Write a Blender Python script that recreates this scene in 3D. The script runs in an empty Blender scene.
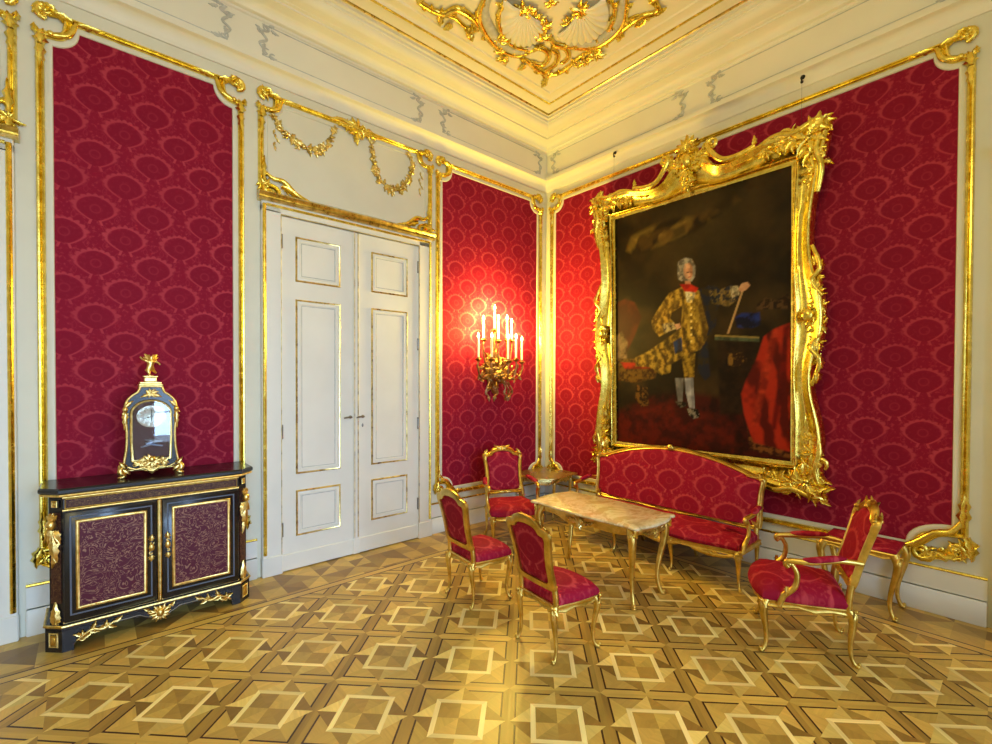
import bpy, math, random
import numpy as np
from mathutils import Vector, Matrix, Euler
random.seed(7)
S = 1.15            # everything below is laid out in survey units; one unit is 1.15 m
PI = math.pi
COL = bpy.context.scene.collection

# ------------------------------------------------------------------ geometry
class G:
    def __init__(s): s.v = []; s.f = []; s.c = []; s.uv = None
    def add(s, vs, fs, col=None):
        n = len(s.v); s.v += [tuple(p) for p in vs]; s.f += [tuple(i+n for i in f) for f in fs]
        if col is not None: s.c += [col]*len(fs)
    def join(s, o, M=None):
        vs = [tuple(M @ Vector(p)) for p in o.v] if M is not None else o.v
        s.add(vs, o.f)
        return s
    def xf(s, M): s.v = [tuple(M @ Vector(p)) for p in s.v]; return s

def box(g, x0, x1, y0, y1, z0, z1, bev=0.0):
    if bev <= 0:
        g.add([(x0,y0,z0),(x1,y0,z0),(x1,y1,z0),(x0,y1,z0),(x0,y0,z1),(x1,y0,z1),(x1,y1,z1),(x0,y1,z1)],
              [(3,2,1,0),(4,5,6,7),(0,1,5,4),(1,2,6,5),(2,3,7,6),(3,0,4,7)])
        return
    b = min(bev, abs(x1-x0)*.45, abs(y1-y0)*.45, abs(z1-z0)*.45)
    rings = []
    for (i, z) in ((b, z0), (0, z0+b), (0, z1-b), (b, z1)):
        rings.append([(x0+i+b,y0+i,z),(x1-i-b,y0+i,z),(x1-i,y0+i+b,z),(x1-i,y1-i-b,z),(x1-i-b,y1-i,z),(x0+i+b,y1-i,z),(x0+i,y1-i-b,z),(x0+i,y0+i+b,z)])
    vs = [p for r in rings for p in r]; fs = []
    for k in range(3):
        for j in range(8):
            a = k*8+j; c = k*8+(j+1) % 8; fs.append((a, c, c+8, a+8))
    fs.append(tuple(range(7, -1, -1))); fs.append(tuple(range(24, 32)))
    g.add(vs, fs)

def cat(pts, k=6, closed=False):
    P = [Vector(p) for p in pts]; n = len(P); out = []
    for i in range(n if closed else n-1):
        if closed: a, b, c, d = P[(i-1) % n], P[i], P[(i+1) % n], P[(i+2) % n]
        else: a, b, c, d = P[max(i-1, 0)], P[i], P[i+1], P[min(i+2, n-1)]
        for j in range(k):
            t = j/k
            out.append(.5*((2*b)+(c-a)*t+(2*a-5*b+4*c-d)*t*t+(3*b-a-3*c+d)*t**3))
    if not closed: out.append(P[-1])
    return out

def tube(g, pts, rad, n=8, flat=1.0, cap=True, closed=False, up=None):
    """sweep of a circle; flat squashes it along the frame's second axis"""
    P = [Vector(p) if len(p) == 3 else Vector((p[0], p[1], 0)) for p in pts]; m = len(P)
    if not hasattr(rad, '__len__'): rad = [rad]*m
    vs = []; nrm = Vector(up) if up is not None else None
    for i in range(m):
        if closed: t = P[(i+1) % m]-P[i-1]
        else: t = P[min(i+1, m-1)]-P[max(i-1, 0)]
        if t.length < 1e-9: t = Vector((0, 0, 1))
        t.normalize()
        if nrm is None:
            nrm = Vector((0, 0, 1)) if abs(t.z) < .9 else Vector((1, 0, 0))
        q = nrm-t*nrm.dot(t)
        if q.length < 1e-6: q = t.orthogonal()
        q.normalize()
        if up is None: nrm = q
        b = t.cross(q)
        for j in range(n):
            a = 2*PI*j/n
            vs.append(P[i]+b*(rad[i]*math.cos(a))+q*(rad[i]*flat*math.sin(a)))
    fs = []
    for i in range(m if closed else m-1):
        for j in range(n):
            a = i*n+j; c = i*n+(j+1) % n; d = ((i+1) % m)*n
            fs.append((a, c, d+(j+1) % n, d+j))
    if cap and not closed:
        fs.append(tuple(range(n-1, -1, -1))); fs.append(tuple((m-1)*n+j for j in range(n)))
    g.add(vs, fs)

def blob(g, c, r, nu=8, nv=5):
    if not hasattr(r, '__len__'): r = (r, r, r)
    vs = [(c[0], c[1], c[2]-r[2])]; fs = []
    for i in range(1, nv):
        t = PI*i/nv
        for j in range(nu):
            a = 2*PI*j/nu
            vs.append((c[0]+r[0]*math.sin(t)*math.cos(a), c[1]+r[1]*math.sin(t)*math.sin(a), c[2]-r[2]*math.cos(t)))
    vs.append((c[0], c[1], c[2]+r[2])); L = len(vs)-1
    for j in range(nu):
        k = (j+1) % nu
        fs.append((0, 1+k, 1+j)); fs.append((L, L-nu+j, L-nu+k))
        for i in range(nv-2):
            a = 1+i*nu; fs.append((a+j, a+k, a+nu+k, a+nu+j))
    g.add(vs, fs)

def lathe(g, prof, c=(0, 0, 0), n=16):
    vs = []; fs = []
    for (r, z) in prof:
        for j in range(n):
            a = 2*PI*j/n; vs.append((c[0]+r*math.cos(a), c[1]+r*math.sin(a), c[2]+z))
    for i in range(len(prof)-1):
        for j in range(n):
            k = (j+1) % n; fs.append((i*n+j, i*n+k, (i+1)*n+k, (i+1)*n+j))
    fs.append(tuple(range(n-1, -1, -1))); fs.append(tuple((len(prof)-1)*n+j for j in range(n)))
    g.add(vs, fs)

def ring(g, inner, outer, prof, nrm=(0, 0, 1)):
    """closed band between two matched outlines; prof = [(t, height)]"""
    N = len(inner); vs = []; fs = []; nv = Vector(nrm)
    for i in range(N):
        a = Vector(inner[i]); b = Vector(outer[i])
        if len(a) == 2: a = Vector((a.x, a.y, 0)); b = Vector((b.x, b.y, 0))
        for (t, h) in prof: vs.append(a.lerp(b, t)+nv*h)
    m = len(prof)
    for i in range(N):
        j = (i+1) % N
        for k in range(m-1): fs.append((i*m+k, j*m+k, j*m+k+1, i*m+k+1))
    g.add(vs, fs)

def offs(path, d):
    """offset a closed counter-clockwise 2D outline outward by d"""
    P = [Vector((p[0], p[1])) for p in path]; n = len(P); out = []
    for i in range(n):
        a = (P[i]-P[i-1]); b = (P[(i+1) % n]-P[i])
        if a.length < 1e-9: a = b
        if b.length < 1e-9: b = a
        a = a.normalized(); b = b.normalized()
        na = Vector((a.y, -a.x)); nb = Vector((b.y, -b.x)); m = na+nb
        if m.length < .2: m = na
        m.normalize(); k = max(.55, m.dot(na))
        out.append(P[i]+m*(d/k))
    return out

def sweep(g, path, prof):
    """prof = [(offset outward, height)] round a closed 2D outline in the XY plane"""
    n = len(path); L = [offs(path, o) for o, _ in prof]; m = len(prof); vs = []; fs = []
    for k, (_, h) in enumerate(prof):
        for i in range(n): vs.append((L[k][i].x, L[k][i].y, h))
    for k in range(m-1):
        for i in range(n):
            j = (i+1) % n; fs.append((k*n+i, (k+1)*n+i, (k+1)*n+j, k*n+j))
    g.add(vs, fs)

def rect(x0, x1, y0, y1): return [(x0, y0), (x1, y0), (x1, y1), (x0, y1)]

def plate(g, path, h0, h1):
    """flat plate with an outline (fan from the middle), thickness h0..h1 along z"""
    n = len(path); c = (sum(p[0] for p in path)/n, sum(p[1] for p in path)/n)
    vs = [(p[0], p[1], h0) for p in path]+[(p[0], p[1], h1) for p in path]+[(c[0], c[1], h1), (c[0], c[1], h0)]
    fs = [(i, (i+1) % n, n+(i+1) % n, n+i) for i in range(n)]
    fs += [(n+i, n+(i+1) % n, 2*n) for i in range(n)]+[((i+1) % n, i, 2*n+1) for i in range(n)]
    g.add(vs, fs)

def dome(g, path, z0, zs, zt, rim=.03, under=True):
    """stuffed cushion over an outline in the XY plane"""
    n = len(path); c = Vector((sum(p[0] for p in path)/n, sum(p[1] for p in path)/n)); vs = []; fs = []
    lv = [(1.0, z0), (1.03, z0+(zs-z0)*.5), (1.0, zs), (.93, zs+(zt-zs)*.35), (.75, zs+(zt-zs)*.75), (.5, zs+(zt-zs)*.95), (.25, zt)]
    for (k, z) in lv:
        for p in path:
            q = c+(Vector((p[0], p[1]))-c)*k; vs.append((q.x, q.y, z))
    vs.append((c.x, c.y, zt))
    for l in range(len(lv)-1):
        for i in range(n):
            j = (i+1) % n; fs.append((l*n+i, l*n+j, (l+1)*n+j, (l+1)*n+i))
    b = (len(lv)-1)*n
    fs += [(b+i, b+(i+1) % n, len(vs)-1) for i in range(n)]
    fs.append(tuple(range(n-1, -1, -1)))
    g.add(vs, fs)

# ------------------------------------------------------------------ rocaille ornament (local XY plane, z outward)
def scroll(g, cx, cy, r, a0, turns, w, h=0.0, hand=1, n=14, ball=True):
    pts = []; rad = []
    for i in range(n+1):
        t = i/n; rr = r*(1-.8*t); a = a0+hand*turns*2*PI*t
        pts.append((cx+rr*math.cos(a), cy+rr*math.sin(a), h+w*.35+.3*w*t)); rad.append(w*(1-.45*t)*(.55+.45*min(1, t*6)))
    tube(g, pts, rad, 6, .9)
    if ball: blob(g, (cx, cy, h+w*.5), (w*.9, w*.9, w*.9), 6, 4)

def leaf(g, x, y, ang, L, W, curl=0.0, h=0.0, th=None, n=7):
    th = th or W*.5
    vs = []; fs = []; px, py = x, y; a = ang
    for i in range(n+1):
        t = i/n
        w = W*(math.sin(PI*min(1, .12+.88*t)**.8) if t < 1 else 0)*(1+.28*math.cos(i*PI))+.0006
        z = h+th*(1-.55*t)+th*.9*math.sin(PI*t)*.6
        nx, ny = -math.sin(a), math.cos(a)
        for k, (o, zz) in enumerate(((-1, .12), (-.5, .8), (0, .6), (.5, .8), (1, .12))):
            vs.append((px+nx*w*o, py+ny*w*o, h+(z-h)*zz))
        px += math.cos(a)*L/n; py += math.sin(a)*L/n; a += curl/n
    for i in range(n):
        for k in range(4):
            q = i*5+k; fs.append((q, q+5, q+6, q+1))
    g.add(vs, fs)

def cluster(g, cx, cy, s, n=7, seed=1, h=0.0, a0=0, a1=2*PI):
    R = random.Random(seed)
    for i in range(n):
        a = a0+(a1-a0)*(i+.5)/n+R.uniform(-.2, .2)
        leaf(g, cx+math.cos(a)*s*.12, cy+math.sin(a)*s*.12, a, s*R.uniform(.75, 1.1), s*R.uniform(.17, .27), R.uniform(-1.3, 1.3), h+s*R.uniform(.0, .12), s*.2)
    for i in range(max(2, n//2)):
        a = R.uniform(a0, a1); q = s*R.uniform(.25, .6)
        scroll(g, cx+math.cos(a)*q, cy+math.sin(a)*q, s*.22, R.uniform(0, 6), .8, s*.075, h+s*.1, R.choice((-1, 1)), 9)
    blob(g, (cx, cy, h+s*.15), s*.15, 7, 5)

def cpath(pts, k=5): return [tuple(p) for p in cat(pts, k)]

def strand(g, pts, w0, w1=None, h=0.0, k=6, n=7, flat=.8):
    """carved strand through points in the local plane, swelling in the middle"""
    p = cat([(q[0], q[1], (q[2] if len(q) > 2 else 0)) for q in pts], k); m = len(p); w1 = w1 or w0
    rad = [((w0+(w1-w0)*i/(m-1))*(.5+.5*math.sin(PI*min(1, .15+.85*i/(m-1))))) for i in range(m)]
    tube(g, [(q.x, q.y, q.z+h+w0*.4) for q in p], rad, n, flat)

# ------------------------------------------------------------------ objects
def obj(name, g, mat, parent=None, smooth=38, uv=None, colattr=None):
    me = bpy.data.meshes.new(name); me.from_pydata([tuple(p) for p in g.v], [], g.f); me.update()
    me.materials.append(mat)
    if uv is not None:
        l = me.uv_layers.new(name='UVMap'); li = np.empty(len(me.loops), dtype=np.int32); me.loops.foreach_get('vertex_index', li)
        arr = np.array([uv(p) for p in g.v], dtype=np.float32)[li]; l.data.foreach_set('uv', arr.ravel())
    if smooth:
        me.shade_smooth()
        if smooth < 180: me.set_sharp_from_angle(angle=math.radians(smooth))
    o = bpy.data.objects.new(name, me); COL.objects.link(o)
    if parent is not None: o.parent = parent
    return o
def tag(o, label=None, cat_=None, group=None, kind=None):
    if label: o['label'] = label
    if cat_: o['category'] = cat_
    if group: o['group'] = group
    if kind: o['kind'] = kind
    return o
def thing(name, label, cat_, loc=(0, 0, 0), rot=(0, 0, 0), group=None):
    o = bpy.data.objects.new(name, None); COL.objects.link(o); o.empty_display_size = .1
    o.location = loc; o.rotation_euler = rot
    return tag(o, label, cat_, group)
def struct(name, g, mat, smooth=30, **k):
    return tag(obj(name, g, mat, None, smooth, **k), kind='structure')
def sthing(name, loc=(0, 0, 0), rot=(0, 0, 0)):
    o = bpy.data.objects.new(name, None); COL.objects.link(o); o.location = loc; o.rotation_euler = rot; o['kind'] = 'structure'; return o
def copy_tree(o, parent=None):
    c = o.copy(); COL.objects.link(c)
    if parent is not None: c.parent = parent
    for ch in [q for q in bpy.data.objects if q.parent == o and q != c]: copy_tree(ch, c)
    return c
# orientation of a wall-mounted thing: local x to the right, y up, z out of the wall
RA = (PI/2, 0, 0)                                  # left wall (faces -y)
RB = Matrix(((0, 0, -1), (-1, 0, 0), (0, 1, 0))).to_euler()
MA = Euler(RA).to_matrix().to_4x4(); MB = RB.to_matrix().to_4x4()

# ------------------------------------------------------------------ materials
class NT:
    def __init__(s, name):
        s.m = bpy.data.materials.new(name); s.m.use_nodes = True; s.t = s.m.node_tree; s.t.nodes.clear()
        s.o = s.t.nodes.new('ShaderNodeOutputMaterial'); s.b = s.t.nodes.new('ShaderNodeBsdfPrincipled')
        s.t.links.new(s.b.outputs[0], s.o.inputs[0])
    def n(s, ty, **k):
        q = s.t.nodes.new(ty)
        for a, b in k.items(): setattr(q, a, b)
        return q
    def put(s, sock, v):
        if isinstance(v, bpy.types.NodeSocket): s.t.links.new(v, sock)
        elif v is not None:
            if hasattr(sock.default_value, '__len__') and not hasattr(v, '__len__'): v = (v,)*len(sock.default_value)
            if hasattr(v, '__len__') and len(v) == 3 and len(sock.default_value) == 4: v = (*v, 1)
            sock.default_value = v
    def p(s, name, v): s.put(s.b.inputs[name], v)
    def ma(s, op, a, b=None, c=None, clamp=False):
        q = s.n('ShaderNodeMath', operation=op, use_clamp=clamp)
        for i, x in enumerate((a, b, c)):
            if x is not None: s.put(q.inputs[i], x)
        return q.outputs[0]
    def mix(s, f, a, b):
        q = s.n('ShaderNodeMix', data_type='RGBA'); s.put(q.inputs[0], f); s.put(q.inputs[6], a); s.put(q.inputs[7], b); return q.outputs[2]
    def noise(s, vec, scale, detail=3, rough=.5, dist=0):
        q = s.n('ShaderNodeTexNoise'); q.inputs['Scale'].default_value = scale; q.inputs['Detail'].default_value = detail
        q.inputs['Roughness'].default_value = rough; q.inputs['Distortion'].default_value = dist
        if vec is not None: s.put(q.inputs['Vector'], vec)
        return q.outputs[0]
    def coord(s, w='Object'): return s.n('ShaderNodeTexCoord').outputs[w]
    def mapn(s, vec, sc=(1, 1, 1), loc=(0, 0, 0)):
        q = s.n('ShaderNodeMapping'); s.put(q.inputs[0], vec); q.inputs['Scale'].default_value = sc; q.inputs['Location'].default_value = loc; return q.outputs[0]
    def ramp(s, f, *st):
        q = s.n('ShaderNodeValToRGB'); s.put(q.inputs[0], f); e = q.color_ramp.elements
        while len(e) < len(st): e.new(.5)
        for i, (p_, c) in enumerate(st): e[i].position = p_; e[i].color = (*c, 1)
        return q.outputs[0]
    def bump(s, h, st=.2, d=.01):
        q = s.n('ShaderNodeBump'); q.inputs['Strength'].default_value = st; q.inputs['Distance'].default_value = d; s.put(q.inputs['Height'], h)
        s.p('Normal', q.outputs[0])
def simple(name, col, rough=.5, metal=0, var=.0, scale=8, bump=0, spec=None, coat=0):
    t = NT(name)
    if var > 0:
        nz = t.noise(t.coord(), scale, 4)
        a = tuple(c*(1-var) for c in col); b = tuple(min(1, c*(1+var)) for c in col)
        t.p('Base Color', t.ramp(nz, (.3, a), (.7, b)))
        if bump: t.bump(nz, bump)
    else: t.p('Base Color', col)
    t.p('Roughness', rough); t.p('Metallic', metal)
    if spec is not None: t.p('Specular IOR Level', spec)
    if coat: t.p('Coat Weight', coat); t.p('Coat Roughness', .08)
    return t.m
def gold_mat(name, c0, c1, rough=.28, sc=14):
    t = NT(name); co = t.coord(); nz = t.noise(co, sc, 5, .6)
    t.p('Base Color', t.ramp(nz, (.3, c0), (.65, c1))); t.p('Metallic', 1.0)
    t.p('Roughness', t.ma('MULTIPLY_ADD', nz, .25, rough-.1)); t.bump(t.noise(co, sc*4, 3), .16, .005)
    return t.m
def damask_mat(name, base, light, k=1.0, su=.33, sv=.383):
    t = NT(name); sx = t.n('ShaderNodeSeparateXYZ'); t.put(sx.inputs[0], t.coord('UV')); U, V = sx.outputs[0], sx.outputs[1]
    def lattice(sh):
        a = t.ma('SUBTRACT', t.ma('FRACT', t.ma('ADD', t.ma('DIVIDE', U, su), .5+sh)), .5)
        b = t.ma('SUBTRACT', t.ma('FRACT', t.ma('ADD', t.ma('DIVIDE', V, sv), .5+sh)), .5)
        dx = t.ma('MULTIPLY', t.ma('ABSOLUTE', a), .33); dy = t.ma('MULTIPLY', b, .383)
        neg = t.ma('MAXIMUM', t.ma('MULTIPLY', dy, -1), 0)
        sx_ = t.ma('MULTIPLY', dx, t.ma('ADD', 1, t.ma('MULTIPLY', t.ma('POWER', t.ma('DIVIDE', neg, .085), 2), .55)))
        ex = t.ma('POWER', t.ma('DIVIDE', sx_, .100), 1.6); ey = t.ma('POWER', t.ma('DIVIDE', t.ma('ABSOLUTE', dy), .086), 2.2)
        r = t.ma('POWER', t.ma('ADD', ex, ey), .5); ang = t.ma('ARCTAN2', dy, dx)
        up = t.ma('MULTIPLY', t.ma('ADD', dy, .03), 20, clamp=True)
        ser = t.ma('MULTIPLY', t.ma('ABSOLUTE', t.ma('SINE', t.ma('MULTIPLY', ang, 9))), t.ma('MULTIPLY', up, t.ma('MULTIPLY', t.noise(t.coord('UV'), 30, 1), .30)))
        rg = t.ma('MULTIPLY', t.ma('MULTIPLY', t.ma('SUBTRACT', r, .97), 14, clamp=True), t.ma('MULTIPLY', t.ma('SUBTRACT', t.ma('ADD', 1.18, ser), r), 9, clamp=True))
        ins = t.ma('MULTIPLY', t.ma('SUBTRACT', .97, r), 14, clamp=True)
        low = t.ma('MULTIPLY', t.ma('LESS_THAN', dx, .024), t.ma('LESS_THAN', dy, 0))
        rg = t.ma('MULTIPLY', rg, t.ma('SUBTRACT', 1, low))
        ta = t.ma('ABSOLUTE', t.ma('SUBTRACT', dx, t.ma('MULTIPLY_ADD', t.ma('ADD', dy, .085), -.35, .026)))
        tl = t.ma('MULTIPLY', t.ma('MULTIPLY', t.ma('SUBTRACT', .010, ta), 200, clamp=True), t.ma('MULTIPLY', t.ma('LESS_THAN', dy, -.078), t.ma('GREATER_THAN', dy, -.112)))
        rr = t.ma('POWER', t.ma('ADD', t.ma('POWER', dx, 2), t.ma('POWER', dy, 2)), .5)
        ro = t.ma('MULTIPLY', t.ma('MULTIPLY', t.ma('SUBTRACT', .008, t.ma('ABSOLUTE', t.ma('SUBTRACT', rr, .028))), 150, clamp=True), .3)
        # small sprigs between the medallions
        sp = t.ma('ABSOLUTE', t.ma('SUBTRACT', t.ma('ABSOLUTE', t.ma('SUBTRACT', dx, .05)), t.ma('MULTIPLY', t.ma('ABSOLUTE', t.ma('SINE', t.ma('MULTIPLY', dy, 60))), .012)))
        sq = t.ma('MULTIPLY', t.ma('MULTIPLY', t.ma('SUBTRACT', .004, sp), 250, clamp=True), t.ma('MULTIPLY', t.ma('GREATER_THAN', t.ma('ABSOLUTE', dy), .105), .35))
        return t.ma('MAXIMUM', t.ma('MAXIMUM', rg, tl), t.ma('MAXIMUM', ro, sq)), ins
    (m1, i1), (m2, i2) = lattice(0), lattice(.5); m = t.ma('MAXIMUM', m1, m2); ins = t.ma('ADD', i1, i2, clamp=True)
    sk = t.ma('MULTIPLY', t.ma('SUBTRACT', t.noise(t.coord('UV'), 42, 3), .53), 6, clamp=True); m = t.ma('MAXIMUM', m, t.ma('MULTIPLY', sk, t.ma('MULTIPLY_ADD', ins, -.45, .62)))
    nz = t.noise(t.mapn(t.coord('UV'), (60, 400, 1)), 1, 2); n2 = t.noise(t.coord('UV'), 1.7, 2)
    f = t.ma('MULTIPLY', m, t.ma('MULTIPLY_ADD', n2, .9, .35), clamp=True)
    f = t.ma('MULTIPLY', f, t.ma('MULTIPLY_ADD', nz, .5, .6), clamp=True)
    t.p('Base Color', t.mix(t.ma('MULTIPLY', f, k), t.mix(t.ma('MULTIPLY', ins, .4), base, tuple(c*.82 for c in base)), light))
    t.p('Roughness', t.ma('MULTIPLY_ADD', m, .08, .6)); t.p('Specular IOR Level', .05)
    t.bump(t.ma('ADD', m, t.ma('MULTIPLY', nz, .4)), .15, .002)
    return t.m
CREAM = simple('cream_paint', (.74, .71, .57), .5, var=.04, scale=2)
WHITE = simple('white_paint', (.80, .78, .70), .42, var=.03, scale=3)
STUCCO = simple('ceiling_stucco', (.83, .79, .66), .6, var=.03, scale=2)
GREY = simple('grey_stucco', (.52, .52, .48), .55, var=.15, scale=20)
GOLD = gold_mat('gilding', (.66, .47, .06), (1.0, .80, .18), .23)
GOLDW = gold_mat('worn_gilding', (.40, .29, .09), (.90, .74, .30), .27)
BRASS = gold_mat('ormolu', (.62, .42, .10), (.98, .74, .28), .3, 30)
FGOLD = gold_mat('furniture_gilding', (.50, .33, .06), (.88, .64, .17), .33, 10)
BRONZE = gold_mat('dark_bronze', (.20, .11, .04), (.48, .30, .11), .32, 30)
SILK = damask_mat('crimson_silk_damask', (.26, .0095, .031), (.50, .055, .080))
UPH = damask_mat('upholstery_damask', (.31, .010, .034), (.62, .085, .10), .85, .40, .44)
EBONY = simple('ebony_veneer', (.010, .009, .011), .25, var=.3, scale=6, coat=.12)
IRON = simple('dark_iron', (.03, .028, .025), .4, metal=.7)
WAX = simple('candle_wax', (.9, .85, .72), .5)
NICKEL = simple('aged_steel', (.25, .23, .2), .35, metal=1)
def flame_mat():
    t = NT('flame'); t.p('Base Color', (1, .7, .3)); t.p('Emission Color', (1.0, .62, .22, 1)); t.p('Emission Strength', 30); return t.m
FLAME = flame_mat()
def glass_mat():
    t = NT('clock_glass'); t.p('Base Color', (1, 1, 1)); t.p('Roughness', .02); t.p('Transmission Weight', 1.0); t.p('IOR', 1.6); return t.m
GLASS = glass_mat()
def marble():
    t = NT('tan_marble'); co = t.coord(); n1 = t.noise(co, 3, 8, .65, 1.2); n2 = t.noise(co, 14, 6, .7)
    c = t.ramp(n1, (.25, (.36, .23, .08)), (.42, (.64, .50, .27)), (.5, (.80, .68, .44)), (.56, (.56, .39, .17)), (.75, (.70, .52, .26)))
    t.p('Base Color', t.mix(t.ma('MULTIPLY', n2, .25), c, (.85, .70, .42))); t.p('Roughness', .16); return t.m
MARBLE = marble()
def boulle(name, a, b, sc=26):
    t = NT(name); co = t.coord(); sx = t.n('ShaderNodeSeparateXYZ'); t.put(sx.inputs[0], co)
    cb = t.n('ShaderNodeCombineXYZ'); t.put(cb.inputs[0], t.ma('ABSOLUTE', sx.outputs[0])); t.put(cb.inputs[1], 0); t.put(cb.inputs[2], sx.outputs[2])
    n1 = t.noise(cb.outputs[0], sc*.5, 3, .5, 1.5)
    w = t.ma('ABSOLUTE', t.ma('SUBTRACT', t.ma('FRACT', t.ma('MULTIPLY', n1, 9)), .5))
    f = t.ma('MULTIPLY', t.ma('SUBTRACT', .17, w), 9, clamp=True)
    t.p('Base Color', t.mix(f, a, b)); t.p('Roughness', .42); t.p('Specular IOR Level', .25); t.p('Metallic', t.ma('MULTIPLY', f, .5)); return t.m
BOULLE = boulle('tortoiseshell_marquetry', (.085, .008, .022), (.30, .15, .10), 20)
BOULLE2 = boulle('brown_marquetry', (.05, .012, .008), (.22, .12, .05), 40)
def wood_mat():
    t = NT('parquet_wood'); at = t.n('ShaderNodeVertexColor', layer_name='Col')
    g1 = t.noise(t.mapn(t.coord('UV'), (3, 45, 1)), 1, 5, .6, .4); g2 = t.noise(t.coord('UV'), 2.5, 3)
    v = t.ma('MULTIPLY_ADD', g1, .55, t.ma('MULTIPLY_ADD', g2, .5, .48))
    q = t.n('ShaderNodeVectorMath', operation='SCALE'); t.put(q.inputs[0], at.outputs[0]); t.put(q.inputs['Scale'], v)
    t.p('Base Color', q.outputs[0]); t.p('Roughness', t.ma('MULTIPLY_ADD', g1, .15, .27)); t.p('Specular IOR Level', .45)
    t.bump(g1, .08, .002); return t.m
WOOD = wood_mat()
def paint_mat():
    t = NT('oil_painting'); at = t.n('ShaderNodeVertexColor', layer_name='Col'); t.p('Base Color', at.outputs[0])
    t.p('Roughness', .5); t.p('Specular IOR Level', .15); t.bump(t.noise(t.coord(), 60, 3), .1, .002); return t.m
PAINT = paint_mat()
# ================================================================== THE ROOM
RX, RY, H0, HC = -8.0, -8.0, 4.276, 5.0       # far corner of the room, cornice foot, ceiling
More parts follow.
